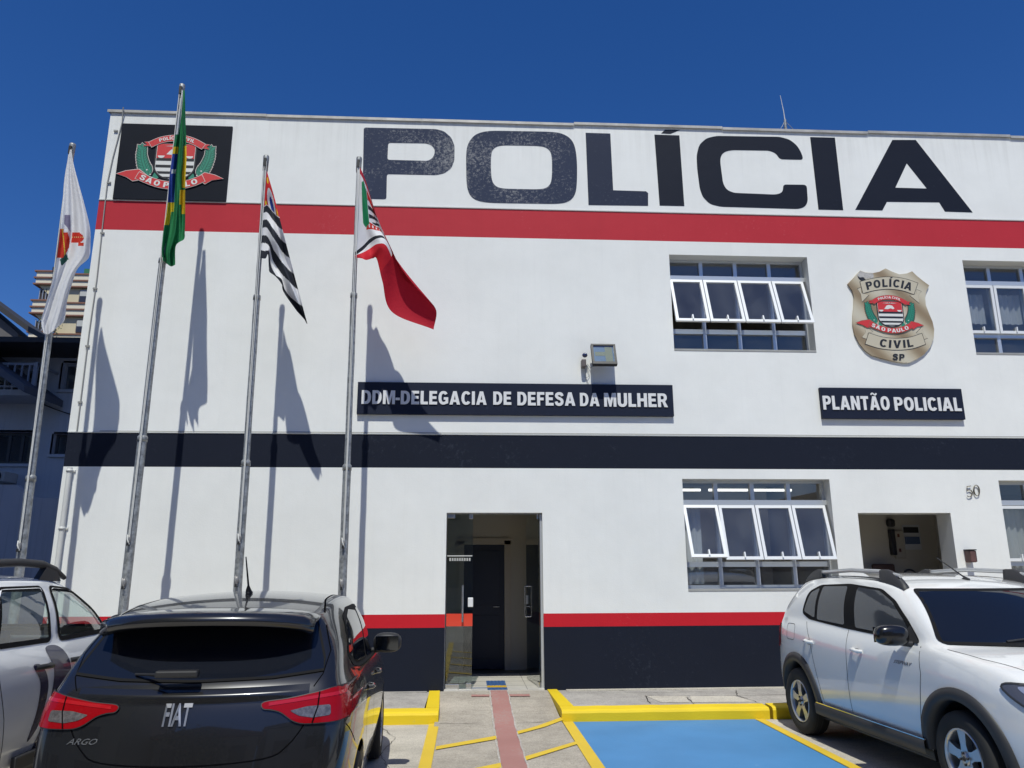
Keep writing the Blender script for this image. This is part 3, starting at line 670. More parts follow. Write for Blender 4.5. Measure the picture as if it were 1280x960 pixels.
# ================================================================== SIGNS ON THE WALL
def sign(name,label,x0,x1,z0,z1,txt,tx0,tx1,tz0,tz1,tilt=0.,off=.045,par=None):
    mb=MB(); y0=FAC-.055
    def tv(p,d): return Vector((p[0],y0+d,p[1]))
    dz=lambda x: tilt*(x-x0)
    mb.prism([[(x0,z0),(x1,z0+dz(x1)),(x1,z1+dz(x1)),(x0,z1)]],tv,.052,SIGNB)
    o=tag(mb.build(name),label,'sign')
    return o,y0
o,y0=sign('sign_board','long navy sign board lettered DDM-DELEGACIA DE DEFESA DA MULHER above the glass door',-1.55,2.91,3.76,4.215,'',0,0,0,0)
def words(o,items,y,m,depth=.012,off=.052):
    for (t,px0,px1,pz1,pz0) in items:
        a=at(px0,(pz0+pz1)/2,y).x; b=at(px1,(pz0+pz1)/2,y).x; c=at((px0+px1)/2,pz0,y).z; d=at((px0+px1)/2,pz1,y).z
        mb=MB(); block_text(mb,t,a,b,c,d,y-depth,m,depth); q=mb.build('lettering'); q.parent=o
def q5(x,y): return 440+x/3.048,410+y/3.048
def wd(t,x0,x1,yt,yb): a=q5(x0,yt); b=q5(x1,yb); return (t,a[0],b[0],a[1],b[1])
words(o,[wd('DDM',37,164,238,290),wd('DELEGACIA',186,513,241,292),wd('DE',538,607,243,293),wd('DEFESA',630,850,245,296),wd('DA',868,942,248,298),wd('MULHER',960,1202,249,301)],y0-.0005,SIGNW)
mb=MB(); a=at(q5(166,266)[0],q5(166,266)[1],y0); b=at(q5(182,275)[0],q5(182,275)[1],y0); mb.box(a.x,b.x,y0-.013,y0-.0005,b.z,a.z,SIGNW); q=mb.build('lettering'); q.parent=o
o,y0=sign('sign_board','short navy sign board lettered PLANTÃO POLICIAL under the gold badge',5.07,7.19,3.745,4.20,'',0,0,0,0)
def r5(x,y): return 1000+x/5.818,476+y/5.818
def wd2(t,x0,x1,yt,yb): a=r5(x0,yt); b=r5(x1,yb); return (t,a[0],b[0],a[1],b[1])
words(o,[wd2('PLANTÃO',165,648,112,212),wd2('POLICIAL',683,1168,122,219)],y0-.0005,SIGNW)
# house number
BRZ=mat('bronze_digits',(.16,.14,.10),.45,.5)
mb=MB(); y=FAC-.02; a=at(1208.5,622,y); b=at(1224.5,607.5,y)
def serif_digits():
    v=[]
    c=Vector((a.x,y,a.z)); w=(b.x-a.x); h=b.z-a.z
    def pt(u,v_): return Vector((a.x+u*w, y, a.z+v_*h+.03*u))
    mb.tube([pt(.40,.93),(pt(.12,.93)),(pt(.10,.58))],.006,BRZ,6)
    mb.tube([pt(.10,.56),pt(.22,.62),pt(.36,.57),pt(.43,.38),pt(.38,.14),pt(.24,.03),pt(.10,.06),pt(.06,.16)],[.004,.006,.008,.009,.009,.006,.005,.008],BRZ,6)
    mb.tube([pt(.75+.19*sin(t),.48-.46*cos(t)) for t in [2*pi*i/24 for i in range(25)]],[.004+.006*abs(sin(2*pi*i/24)) for i in range(25)],BRZ,6,cap=False)
serif_digits()
tag(mb.build('house_number'),'small bronze house number 50 on the white wall','house number')
mb=MB(); a=at(1210.5,688,FAC-.1); b=at(1220,703,FAC-.1)
RB=mat('rusty_red_box',(.14,.07,.065),.6,var=.3,vscale=20)
mb.box(a.x,b.x,FAC-.13,FAC-.001,b.z,a.z,RB,bev=.012); mb.box(a.x-.01,b.x+.01,FAC-.14,FAC-.001,a.z,a.z+.015,BLK,bev=.004); mb.box(b.x-.03,b.x+.006,FAC-.125,FAC-.001,b.z+.01,a.z-.005,BLK)
tag(mb.build('intercom_box'),'small rusty red intercom box on the white wall right of the second doorway','intercom')

# ---- coat of arms used on the black board and on the gold badge
ER=mat('emblem_red',(.60,.035,.04),.5); EW=mat('emblem_white',(.72,.72,.70),.5); EG=mat('emblem_green',(.025,.24,.16),.5); EGD=mat('emblem_dark_green',(.008,.07,.05),.5); EK=mat('emblem_black',(.015,.017,.022),.5); EO=mat('emblem_light_outline',(.62,.55,.52),.5)
def arc_pts(pts,n=40):
    """Catmull-Rom through 2D points"""
    out=[]; P_=[Vector(p) for p in pts]; P_=[2*P_[0]-P_[1]]+P_+[2*P_[-1]-P_[-2]]
    m=len(P_)-3
    for i in range(n+1):
        t=i/n*m; k=min(int(t),m-1); u=t-k; a,b,c,d=P_[k:k+4]
        out.append(.5*((2*b)+(c-a)*u+(2*a-5*b+4*c-d)*u*u+(3*b-a-3*c+d)*u**3))
    return out
def band_poly(c,h,grow=0.):
    up=[];lo=[]
    for i,p in enumerate(c):
        t=(c[min(i+1,len(c)-1)]-c[max(i-1,0)]).normalized(); nrm=Vector((-t.y,t.x)); e=0
        if i==0: e=-grow
        if i==len(c)-1: e=grow
        up.append(p+nrm*(h+grow)+t*e); lo.append(p-nrm*(h+grow)+t*e)
    return [(p.x,p.y) for p in up]+[(p.x,p.y) for p in reversed(lo)]
def crest(name,cx,cz,s,y,parent,outline,step=.0015,shw=1.):
    mb=MB(); lay=[y]
    def put(poly,m,k=0,holes=()):
        yy=y-step*k
        mb.prism([poly]+list(holes), lambda p,d: Vector((cx+s*p[0],yy+d,cz+s*p[1])), step*.8, m, back=False)
    sh=lambda w,h0,h1:[(w,h1)]+[(w*cos(a),h0+.0+ (.36+ (w-.5))*sin(a)) for a in [-pi*i/24 for i in range(25)]]+[(-w,h1)]
    # leaves first
    for sx in (-1,1):
        st=arc_pts([(-.64,-.44),(-.76,-.20),(-.85,.06),(-.88,.30)],10)
        for big,m,k in ((1.22,outline,1),(1.,EGD,2),(.70,EG,3)):
            for i,p in enumerate(st):
                t=(st[min(i+1,10)]-st[max(i-1,0)]).normalized()
                for sd in (-1,0,1):
                    if sd==0 and i<9: continue
                    an=atan2(t.y,t.x)+sd*.60; L_=.30*(1-.035*i)*{1:1.10,2:1.0,3:.93}[k]; W_=.062*big
                    q=p+Vector((cos(an),sin(an)))*.02
                    leaf=[]
                    for j in range(11):
                        u=j/10; leaf.append((u*L_,W_*sin(pi*u**.8)))
                    for j in range(9,0,-1):
                        u=j/10; leaf.append((u*L_,-W_*sin(pi*u**.8)))
                    pl=[((q.x+a*cos(an)-b*sin(an))*sx*-1 if sx>0 else q.x+a*cos(an)-b*sin(an), q.y+a*sin(an)+b*cos(an)) for a,b in leaf]
                    put(pl,m,{1:.3,2:1.4,3:1.43}[k]+i*.12+(sd+1)*.04)
            put([((p[0])*(-sx) if sx>0 else p[0],p[1]) for p in band_poly(st,.04*big)],m,{1:1.25,2:2.75,3:2.85}[k])
        # berries
        for (bx,by) in ((-.70,-.27),(-.60,-.40)): put([((bx+.02*cos(a))*(-sx if sx>0 else 1),by+.02*sin(a)) for a in [2*pi*i/10 for i in range(10)]],EW,3)
        put([(x*sx,yv) for x,yv in ((.50,-.34),(.56,-.50),(.46,-.56),(.38,-.48))],EG,1)
    # shield
    put(sh(.54,-.16,.53),EK,3); put(sh(.50,-.16,.50),EW,4)
    put([(-.49,.495),(.49,.495),(.49,.08),(-.49,.08)],ER,5)
    def hw(z): return .49 if z>-.16 else .49*sqrt(max(0,1-((z+.16)/.36)**2))
    for a,b in ((.08,.0),(-.115,-.195),(-.305,-.375),(-.46,-.50)):
        put([(-hw(a),a),(-hw(b),b),(hw(b),b),(hw(a),a)],EK,5)
    put([(-.24,.19),(-.13,.33),(-.03,.36),(.10,.33),(.18,.22),(.12,.18),(.02,.22),(-.1,.18)],EW,6)
    put([(-.30,.43),(-.06,.45),(-.05,.40),(.0,.46),(.06,.40),(.07,.45),(.30,.43),(.07,.425),(-.06,.425)],EW,6)
    for sx in (-.37,.37): put([(sx+.09*cos(a),.15+.07*sin(a)) for a in [-pi*i/10 for i in range(11)]],EW,6)
    # ribbons
    tc=arc_pts([(-.68,.46),(-.47,.58),(-.24,.65),(0,.67),(.24,.65),(.47,.57),(.70,.44)])
    tl=[(-.84,.53),(-.66,.55),(-.60,.42),(-.86,.42),(-.76,.47)]; tr=[(.86,.50),(.68,.52),(.62,.40),(.86,.37),(.78,.44)]
    bc=arc_pts([(-.92,-.44),(-.68,-.55),(-.38,-.66),(-.08,-.71),(.2,-.70),(.5,-.62),(.78,-.48)])
    bl=[(-1.45,-.41),(-1.22,-.32),(-.9,-.27),(-.70,-.42),(-.85,-.57),(-1.03,-.60),(-1.18,-.50)]
    br=[(1.28,-.48),(1.06,-.38),(.80,-.32),(.64,-.45),(.72,-.57),(.84,-.64),(1.0,-.53)]
    for pl in (tl,tr,bl,br):
        c=(sum(p[0] for p in pl)/len(pl),sum(p[1] for p in pl)/len(pl)); put([(c[0]+(p[0]-c[0])*1.07,c[1]+(p[1]-c[1])*1.12) for p in pl],outline,7); put(pl,ER,8)
    for cc,h in ((tc,.082),(bc,.10)): put(band_poly(cc,h,.014),outline,9); put(band_poly(cc,h),ER,10)
    def arctext(txt,cc,t0,t1,hh,m,k):
        W=[.25 if ch==' ' else block_char(ch)[0]+.16 for ch in txt]; tot=sum(W); acc=0; yy=y-step*k
        L_=sum((cc[j+1]-cc[j]).length for j in range(len(cc)-1))*(t1-t0)/tot
        for ch,w in zip(txt,W):
            t=t0+(t1-t0)*(acc+w/2)/tot; acc+=w
            if ch==' ': continue
            i=t*(len(cc)-1); i0=min(int(i),len(cc)-2); p=cc[i0].lerp(cc[i0+1],i-i0); tg=(cc[i0+1]-cc[i0]).normalized(); nr=Vector((-tg.y,tg.x)); bw,gs=block_char(ch)
            for l in gs:
                mb.prism([[tuple(p+tg*(q[0]-bw/2)*L_+nr*(q[1]-.5)*hh) for q in lp] for lp in l],lambda r_,d:Vector((cx+s*r_[0],yy+d,cz+s*r_[1])),step*.6,m,back=False)
    arctext('POLÍCIA CIVIL',tc,.17,.83,.095,EW,12); arctext('SÃO PAULO',bc,.06,.92,.15,EW,12)
    o=mb.build(name,recalc=False); o.parent=parent
    return o
# black emblem board, top left of the facade
mb=MB(); mb.box(-5.22,-3.60,FAC-.03,FAC-.001,6.935,8.17,mat('board_black',(.010,.013,.022),.6,0,0,.12,var=.15,vscale=2),bev=.003)
eb=tag(mb.build('emblem_board'),'black board with coat of arms at the top left corner of the facade','sign')
c=at(130+633/7.11,130+510/7.11,FAC-.03); crest('coat_of_arms',c.x,c.z,343/7.11*(at(230,200,FAC).x-at(229,200,FAC).x),FAC-.032,eb,EO)
# gold badge
def zb(x,y): p=at(1040+x/6.4,320+y/6.4,FAC); return (p.x,p.z)
GOLD=bpy.data.materials.new('champagne_metal'); GOLD.use_nodes=True; nt=GOLD.node_tree; b=nt.nodes['Principled BSDF']; b.inputs['Roughness'].default_value=.45; b.inputs['Metallic'].default_value=.15
tc=N(nt,'ShaderNodeTexCoord'); mp=N(nt,'ShaderNodeMapping'); mp.inputs['Rotation'].default_value=(0,.75,0); nt.links.new(tc.outputs['Object'],mp.inputs['Vector'])
wv=N(nt,'ShaderNodeTexWave',Scale=.62,Distortion=.6); wv.bands_direction='X'; nt.links.new(mp.outputs['Vector'],wv.inputs['Vector'])
r=ramp(nt,wv.outputs['Fac'],[(.0,(.30,.22,.13)),(.45,(.50,.42,.29)),(1,(.62,.56,.43))]); nt.links.new(r.outputs['Color'],b.inputs['Base Color'])
outl=[(218,122),(260,138),(320,142),(370,132),(420,105),(470,130),(530,152),(590,145),(632,128),(670,165),(720,205),(768,240),(745,290),(736,340),(742,400),(765,460),(795,530),(808,590),(805,660),(780,730),(730,790),(670,830),(610,858),(560,858),(480,845),(400,825),(310,798),(260,762),(210,700),(175,630),(160,560),(160,480),(168,400),(170,330),(155,280),(120,228),(160,185),(190,150)]
mb=MB(); yB=FAC-.03
mb.prism([[zb(*p) for p in outl]],lambda p,d:Vector((p[0],yB+d,p[1])),.028,GOLD)
bd=tag(mb.build('badge_sign'),'gold shield shaped police badge with torn corner above the short navy sign','sign')
mb=MB(); TORN=mat('torn_backing',(.50,.48,.47),.8,var=.3,vscale=25)
def flat(poly,m,k,conv=zb): mb.prism([[conv(*p) for p in poly]],lambda p,d:Vector((p[0],yB-.0012*k+d,p[1])),.001,m,back=False)
flat([(192,160),(216,125),(258,140),(318,144),(325,160),(322,188),(290,182),(268,188),(240,175),(215,178)],TORN,1); flat([(195,165),(215,178),(242,175),(262,196),(248,210),(225,205),(205,188)],EK,2)
o=mb.build('torn_film'); o.parent=bd
GLT=mat('pale_gold',(.56,.50,.38),.5,.1)
mb=MB()
top=arc_pts([(228,258),(330,233),(445,222),(560,235),(660,268)]); bot=arc_pts([(272,665),(380,698),(500,711),(620,701),(722,668)])
for cc,h in ((top,47),(bot,45)):
    for gr,m,k in ((4,EK,3),(0,GLT,4)): flat(band_poly(cc,h,gr),m,k)
for pl in ([(195,270),(222,258),(225,300),(285,318),(232,372),(222,310)],[(705,290),(668,275),(664,310),(615,322),(688,382),(682,320)],[(250,560),(318,610),(275,625),(272,670),(232,655),(262,615)],[(712,570),(665,622),(716,632),(726,672),(755,662),(725,628)]):
    cx_=sum(p[0] for p in pl)/len(pl); cy2=sum(p[1] for p in pl)/len(pl)
    flat([(cx_+(p[0]-cx_)*1.08,cy2+(p[1]-cy2)*1.08) for p in pl],EK,1); flat(pl,GLT,2)
o=mb.build('ribbon'); o.parent=bd
def badge_arc(txt,cc,t0,t1,hh,k):
    W=[block_char(ch)[0]+.16 for ch in txt]; tot=sum(W); acc=0
    L_=sum((cc[j+1]-cc[j]).length for j in range(len(cc)-1))*(t1-t0)/tot
    for ch,w in zip(txt,W):
        t=t0+(t1-t0)*(acc+w/2)/tot; acc+=w; i=t*(len(cc)-1); i0=min(int(i),len(cc)-2); p=cc[i0].lerp(cc[i0+1],i-i0); tg=(cc[i0+1]-cc[i0]).normalized(); nr=Vector((tg.y,-tg.x)); bw,gs=block_char(ch)
        for l in gs: mb.prism([[zb(*(p+tg*(q[0]-bw/2)*L_+nr*(q[1]-.5)*hh)) for q in lp] for lp in l],lambda r_,d:Vector((r_[0],yB-.0012*k+d,r_[1])),.001,EK,back=False)
mb=MB(); badge_arc('POLÍCIA',top,.08,.93,62,6); o=mb.build('lettering'); o.parent=bd
mb=MB(); badge_arc('CIVIL',bot,.22,.80,62,6); o=mb.build('lettering'); o.parent=bd
mb=MB(); badge_arc('SP',[Vector((470,812)),Vector((575,815))],0,1,50,6); o=mb.build('lettering'); o.parent=bd
c=at(1040+467/6.4,320+462/6.4,yB); crest('coat_of_arms',c.x,c.z,30.5*(at(1113,392,FAC).x-at(1112,392,FAC).x),yB-.001,bd,mat('emblem_brown_outline',(.25,.12,.08),.6))

# ---- floodlight and small camera over the door
mb=MB(); a=at(739,430,FAC-.22); b=at(770.5,457.5,FAC-.22); cxm,czm=(a.x+b.x)/2,(a.z+b.z)/2; hw_,hh_=(b.x-a.x)/2,(a.z-b.z)/2*1.12
Mf=Matrix.Translation((cxm,FAC-.22,czm))@Matrix.Rotation(radians(-22),4,'X')
fl=empty('floodlight',(cxm,FAC,czm)); tag(fl,'square black floodlight with yellow LED panel on the wall above the long sign','floodlight')
def part(mb_,name,root,parent=None):
    o=mb_.build(name); keep_world(o,root)
    if parent: o.parent=parent
    return o
m1=MB()
for q in ((-hw_,hw_,hh_-.028,hh_),(-hw_,hw_,-hh_,-hh_+.045),): m1.box(q[0],q[1],-.03,.03,q[2],q[3],BLK,Mf,bev=.003)
for q in ((-hw_,-hw_+.024),(hw_-.024,hw_)): m1.box(q[0]-.006 if q[0]>0 else q[0],q[1]+.006 if q[0]<0 else q[1],-.029,.029,-hh_+.045,hh_-.028,BLK,Mf)
m1.box(-hw_+.01,hw_-.01,.01,.045,-hh_+.01,hh_-.01,BLK,Mf); part(m1,'housing',fl)
m1=MB(); m1.box(-hw_+.024,hw_-.024,-.022,-.018,-hh_+.045,hh_-.028,glass_mat('lamp_glass',(.8,.85,.9),base=.03),Mf); part(m1,'glass',fl)
m1=MB(); m1.box(-hw_+.026,hw_-.026,-.005,.009,-hh_+.047,hh_-.03,mat('led_plate_grey',(.14,.17,.20),.4,.3),Mf); m1.box(.02,hw_-.05,-.008,-.004,-hh_+.05,hh_-.04,mat('led_yellow',(.50,.42,.16),.5),Mf); m1.box(-hw_+.05,hw_-.05,-.0075,-.0045,-.02,.05,MATS['led_yellow'],Mf); part(m1,'reflector',fl)
m1=MB(); m1.tube([(cxm,FAC-.18,czm),(cxm,FAC-.002,czm-.02)],.02,BLK,8); m1.box(cxm-.05,cxm+.05,FAC-.014,FAC-.001,czm-.07,czm+.03,BLK); part(m1,'bracket',fl)
c1=at(731,444,FAC-.1); c2=at(730,453,FAC-.1)
cm=empty('security_camera',(c2.x,FAC,c2.z)); tag(cm,'small wall camera with a blue dome and loose wires beside the square floodlight','camera')
m1=MB(); m1.box(c2.x-.035,c2.x+.03,FAC-.12,FAC-.001,c2.z-.07,c2.z+.05,mat('grey_brown_plastic',(.13,.11,.11),.5),bev=.015); part(m1,'body',cm)
m1=MB(); m1.blob((c1.x,FAC-.10,c1.z),(.04,.04,.035),mat('blue_dome',(.02,.03,.10),.15,coat=1)); part(m1,'dome',cm)
m1=MB(); 
for pts in ([(733,456),(735,462),(737,470),(733,472)],[(731,458),(732,466),(733,474),(736,481)],[(734,455),(738,460),(743,457)]):
    m1.tube([at(x,y,FAC-.012-.02*(i%2)) for i,(x,y) in enumerate(pts)],.004,CAB,5)
part(m1,'wire',cm)

# ---- radio mast on the roof
an=empty('roof_antenna',(6.56,14,8.05)); tag(an,'thin whip antenna with guy wires on the roof above the letter C','antenna')
m1=MB(); m1.tube([(6.56,14,8.05),(6.56,14,10.80)],.03,GALV,8); part(m1,'mast',an)
m1=MB(); m1.tube([(6.56,14,10.8),(6.55,14,11.0),(6.51,14,11.38)],[.012,.009,.005],mat('fibreglass',(.6,.6,.6),.5),6); part(m1,'whip',an)
for x,y in ((5.0,13.6),(8.4,13.6),(6.6,16.)):
    m1=MB(); m1.tube([(6.56,14,10.78),(x,y,8.05)],.006,GALV,4); part(m1,'guy_wire',an)
# ================================================================== FLAGPOLES
def pole(top,low,Y,r,joints,label,cleats):
    """top / low: two photo points on the pole axis, standing on the plane y = Y"""
    a=at(*top,Y); b=at(*low,Y); d=(b-a)/(b.z-a.z); base=a+d*(ZS-a.z)
    root=empty('flagpole',base); tag(root,label,'flagpole','galvanised flagpoles in front of the facade')
    L=lambda z: a+d*(z-a.z)
    r0,r1,r2=r; z1,z2=joints
    segs=[(ZS,z1,r0),(z1,z2,r1),(z2,a.z-.03,r2)]
    for (p,q,rr) in segs:
        m=MB(); n=10; m.tube([L(p+(q-p)*i/n)+Vector((random.uniform(-.002,.002),0,0)) for i in range(n+1)],rr,GALV,16); part(m,'pole_section',root)
    m=MB()
    for z,rr in ((z1,r0),(z2,r1)): m.lathe([(-.05,rr+.001),(-.05,rr+.007),(.01,rr+.006),(.03,rr-.012)],L(z),(0,0,1),GALV,16)
    part(m,'sleeve',root)
    m=MB(); t=L(a.z); m.lathe([(-.22,.022),(-.22,.034),(-.02,.040),(0,.036),(0,.0)],t,(0,0,1),GALV,14); m.box(t.x-.015,t.x+.02,t.y-.06,t.y-.03,t.z-.17,t.z-.06,BLK); part(m,'pole_cap',root)
    m=MB(); rope=mat('halyard_rope',(.62,.62,.60),.9)
    m.tube([L(a.z-.1)+Vector((-.01,-.045,0)),L(z2)+Vector((.0,-.06,0)),L(z1+.3)+Vector((.004,-.07,0)),L(cleats[0])+Vector((0,-.075,0))],.0065,rope,5)
    m.tube([L(a.z-.1)+Vector((.02,-.045,0)),L(z2)+Vector((.018,-.055,0)),L(cleats[0])+Vector((.012,-.075,0))],.005,rope,5)
    part(m,'halyard',root)
    for cz in cleats:
        m=MB(); c=L(cz)+Vector((0,-r0-.012,0)); m.blob(c,(.024,.022,.05),mat('cast_cleat',(.30,.29,.28),.5,.5)); m.tube([c+Vector((-.02,0,.05)),c+Vector((-.005,-.03,0)),c+Vector((.012,-.01,-.06))],.008,rope if cz==cleats[0] else MATS['cast_cleat'],6); m.box(c.x-.012,c.x+.012,c.y-.03,c.y+.012,c.z-.075,c.z-.04,BLK); part(m,'cleat',root)
    m=MB(); m.lathe([(0,.12),(.012,.12),(.014,r0)],base+Vector((0,0,.002)),(0,0,1),GALV,18); part(m,'base_plate',root)
    return root
Y1,Y2,Y3,Y4=FAC-1.06,FAC-1.0,FAC-1.04,FAC-1.04
pole((91,180),(27,690),Y1,(.052,.041,.031),(2.75,5.0),'leftmost galvanised flagpole, carrying the white flag beside the building corner',(1.95,))
pole((228,106),(156,745),Y2,(.054,.043,.030),(3.25,5.6),'tallest galvanised flagpole, carrying the green Brazilian flag',(2.02,1.52))
pole((333,195),(297,735),Y3,(.050,.041,.030),(2.95,5.1),'galvanised flagpole with the black and white striped flag',(2.03,1.54))
pole((449,197),(428,735),Y4,(.050,.040,.029),(2.9,5.15),'rightmost galvanised flagpole, carrying the white and red flag',(1.98,1.50))

# ================================================================== FLAGS
def catmull(P_,t):
    n=len(P_)-1; t=min(max(t,0),1)*n; k=min(int(t),n-1); u=t-k
    g_=lambda i: P_[i] if 0<=i<=n else (2*P_[0]-P_[1] if i<0 else 2*P_[n]-P_[n-1])
    a,b,c,d=g_(k-1),g_(k),g_(k+1),g_(k+2)
    return .5*((2*b)+(c-a)*u+(2*a-5*b+4*c-d)*u*u+(3*b-a-3*c+d)*u**3)
def param(vals,t):
    """position of value t in a list of knots, as a 0..1 fraction of the list"""
    for i in range(len(vals)-1):
        if t<=vals[i+1]: return (i+(t-vals[i])/(vals[i+1]-vals[i]))/(len(vals)-1)
    return 1.
def flag(rows,us,vs_,Y,fold,paint,label,nu=150,nv=110,smo=1.):
    """rows[i][j]: photo points of the cloth at knot us[i] (hoist to fly), vs_[j] (top to bottom); fold(u,v): metres towards the street"""
    R=[[Vector((p[0],p[1],0)) for p in r_] for r_ in rows]
    V=[];F=[];Cc=[]
    for i in range(nu+1):
        u=i/nu; tu=param(us,u); line=[catmull([R[k][j] for k in range(len(R))],tu) for j in range(len(vs_))]
        for j in range(nv+1):
            v=j/nv; p=catmull(line,param(vs_,v)); V.append(at(p.x,p.y,Y-fold(u,v)))
    for i in range(nu):
        for j in range(nv):
            F.append((i*(nv+1)+j,(i+1)*(nv+1)+j,(i+1)*(nv+1)+j+1,i*(nv+1)+j+1)); Cc.append(paint((i+.5)/nu,(j+.5)/nv))
    me=bpy.data.meshes.new('flag'); me.from_pydata([tuple(v) for v in V],[],F); me.materials.append(CLOTH)
    ca=me.color_attributes.new('cloth','FLOAT_COLOR','CORNER'); buf=[]
    for f_,c in zip(me.polygons,Cc): buf+= [*c,1.]*f_.loop_total
    ca.data.foreach_set('color',buf); me.polygons.foreach_set('use_smooth',[True]*len(F)); me.update()
    o=bpy.data.objects.new('flag',me); COL.objects.link(o); return tag(o,label,'flag','flags hanging from the flagpoles')
cw,ck,cr,cg,cb,cyel=(.78,.78,.80),(.022,.025,.035),(.60,.025,.03),(.02,.20,.075),(.02,.055,.30),(.75,.52,.02)
# --- black and white striped state flag
us=[0,.12,.25,.4,.55,.7,.85,1]; vs_=[0,.25,.5,.75,1]
rows=[[(333.5,213),(331.5,240),(329.5,262),(327,292),(325,322.5)],
[(336.5,224),(335,245),(334,268),(333,296),(332,323)],
[(341.5,241),(341,262),(340,285),(338,308),(335,318)],
[(347,262),(347,284),(346,305),(341,326),(336,334)],
[(354,290),(353.5,310),(352,328),(348,344),(338,341)],
[(363,325),(362.5,340),(361,352),(356,362),(352,349)],
[(373,363),(372.5,371),(370.5,378),(366,381),(354,364)],
[(384,404),(384,405),(383,404),(381,400),(371,389)]]
def paint_sp(u,v):
    S_=13*(v+(1-v)*u)
    if S_<5.9:
        U=u/.46; W=v/.46
        r_=sqrt(((U-.5)*1.1)**2+(W-.5)**2)
        if r_<.16: return cb
        if r_<.34: return cw
        for a,b in ((.14,.16),(.86,.16),(.14,.84),(.86,.84)):
            if (U-a)**2+(W-b)**2<.006: return cyel
        return cr
    return ck if int(S_)%2==0 else cw
flag(rows,us,vs_,Y3-.045,lambda u,v:.05*sin(v*13+u*3)*min(1,u*3)-.05*u+.045*sin(u*15+v*6)*min(1,u*4),paint_sp,'black and white striped flag with red corner hanging from the third pole')
# --- white and red city flag
us=[0,.15,.3,.45,.6,.75,.88,1]; vs_=[0,.3,.55,.68,1]
rows=[[(447.5,206),(445.5,262),(444,314),(444,319),(444,322)],
[(451,211),(452,262),(454,306),(454,315),(452,323)],
[(456,223),(459,266),(462,298),(462,310),(458,325)],
[(463,245),(468,276),(471,294),(472,304),(466,323)],
[(471,270),(476,285),(480,296),(483,306),(471,324)],
[(482,298),(487,306),(490,315),(494,328),(475,345)],
[(493,325),(498,330),(504,339),(513,353),(486,375)],
[(503,348),(513,355),(527,367),(545,387),(542,412)]]
rows[6][4]=(490,390); rows[5][4]=(478,352)
def paint_city(u,v):
    if u>.70 : return (.44,.012,.03) if (u-.7)*1.3+v*.5>.25 else (.62,.025,.045)  # darker red: shade of the backlit fold put into the colour
    if v>.70: return (.60,.02,.035)
    if .555<v<.60: return ck
    if v<.05 and u>.08: return (.48,.02,.045)
    # coat of arms
    a,b=(u-.38)/.22,(v-.24)/.22
    if abs(a)<1 and abs(b)<1:
        if a<-.25 and a>-.95 and abs(b)<.85-.5*abs(a+.6): return (.015,.22,.09)
        if -.2<a<.9 and -.8<b<-.45: return (.60,.03,.03)
        if -.2<a<.85 and -.45<=b<.55: return ck if int((b+.45)*5+a*2.4+5)%2==0 else cw
        if -.6<a<.95 and .62<b<.95: return (.60,.04,.03) if (int((a+2)*9)%3 or abs(b-.78)>.09) else cw
    return cw
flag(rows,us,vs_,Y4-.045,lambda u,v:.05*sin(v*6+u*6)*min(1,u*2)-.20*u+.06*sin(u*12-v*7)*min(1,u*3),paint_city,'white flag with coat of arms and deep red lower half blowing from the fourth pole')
# --- hanging flags: first index runs down the cloth, second across it
def hang(rowsd,Y,fold,paint,label,nu=170,nv=70):
    a0=rowsd[0][0]; a1=rowsd[-1][0]; us=[(r_[0]-a0)/(a1-a0) for r_ in rowsd]; n=len(rowsd[0][1])
    rows=[[ (x,yy) for x,yy in r_[1]] for r_ in rowsd]
    return flag(rows,us,[i/(n-1) for i in range(n)],Y,fold,paint,label,nu,nv)
def R4(y,*x): return (y,[(v,y) for v in x])
rd=[R4(187,87.5,88,88.5,89),R4(205,83.5,86,89,92),R4(228,80,86,92,98),R4(257,78,87,97,106),R4(285,75.5,88,100,112.5),R4(304,73.5,86,100,113),R4(322,71,83,97,111),
 (345,[(67,345),(76,345),(86,344),(97,336)]),(366,[(61,366),(69,366),(79,365),(89,358)]),(386,[(55.5,386),(64,387),(74,386),(84,376)]),(402,[(51.5,401),(59,404),(69,404),(81.5,396)]),(417,[(54,416),(59,418),(66,414),(79,403)])]
def paint_white(u,v):
    y=187+u*230; x=v
    if 268<y<290 and .12<x<.34: return (.22,.20,.30) if (y-268)*.02+.1<x+.2 else cw
    if 286<y<322 and x<.36-(y-305)**2*.0005: return (.60,.04,.02) if not(.13<x-(y-300)*.006<.17) else (.70,.45,.05)
    if 290<y<304 and .40<x<.78-(y-297)**2*.003: return (.60,.035,.02) if abs(y-296)>1.2 or int(x*30)%2 else (.75,.5,.2)
    if 303<=y<308 and .62<x<.78: return (.62,.05,.025)
    if 317<y<332 and .12+abs(y-325)*.015<x<.42-abs(y-324)*.018: return (.02,.09,.07)
    return cw
hang(rd,Y1-.06,lambda u,v:.07+.05*sin(v*8.5+u*3)*min(1,u*2.5)+.018*sin(v*21+u*5)*min(1,u*2),paint_white,'plain white flag with small red and green emblem hanging from the leftmost pole')
rd=[R4(113,227,228,229,231),R4(130,225.5,227.5,229,231.5),R4(150,222,226,229,232),R4(165,220,225,229,232.5),R4(182,217,223,228,233),R4(200,214.5,221,227,233),R4(220,212,219,225,232),R4(240,210.5,218,225,231.5),R4(262,209,217,224,231.5),R4(278,206,215,223,231.5),R4(290,204,213,222,231),
 (300,[(203,300),(211,300),(219,301),(230,299)]),(315,[(202,315),(208,315),(214,315),(220,307)]),(331,[(204,326),(209,330),(214,333),(219,331)])]
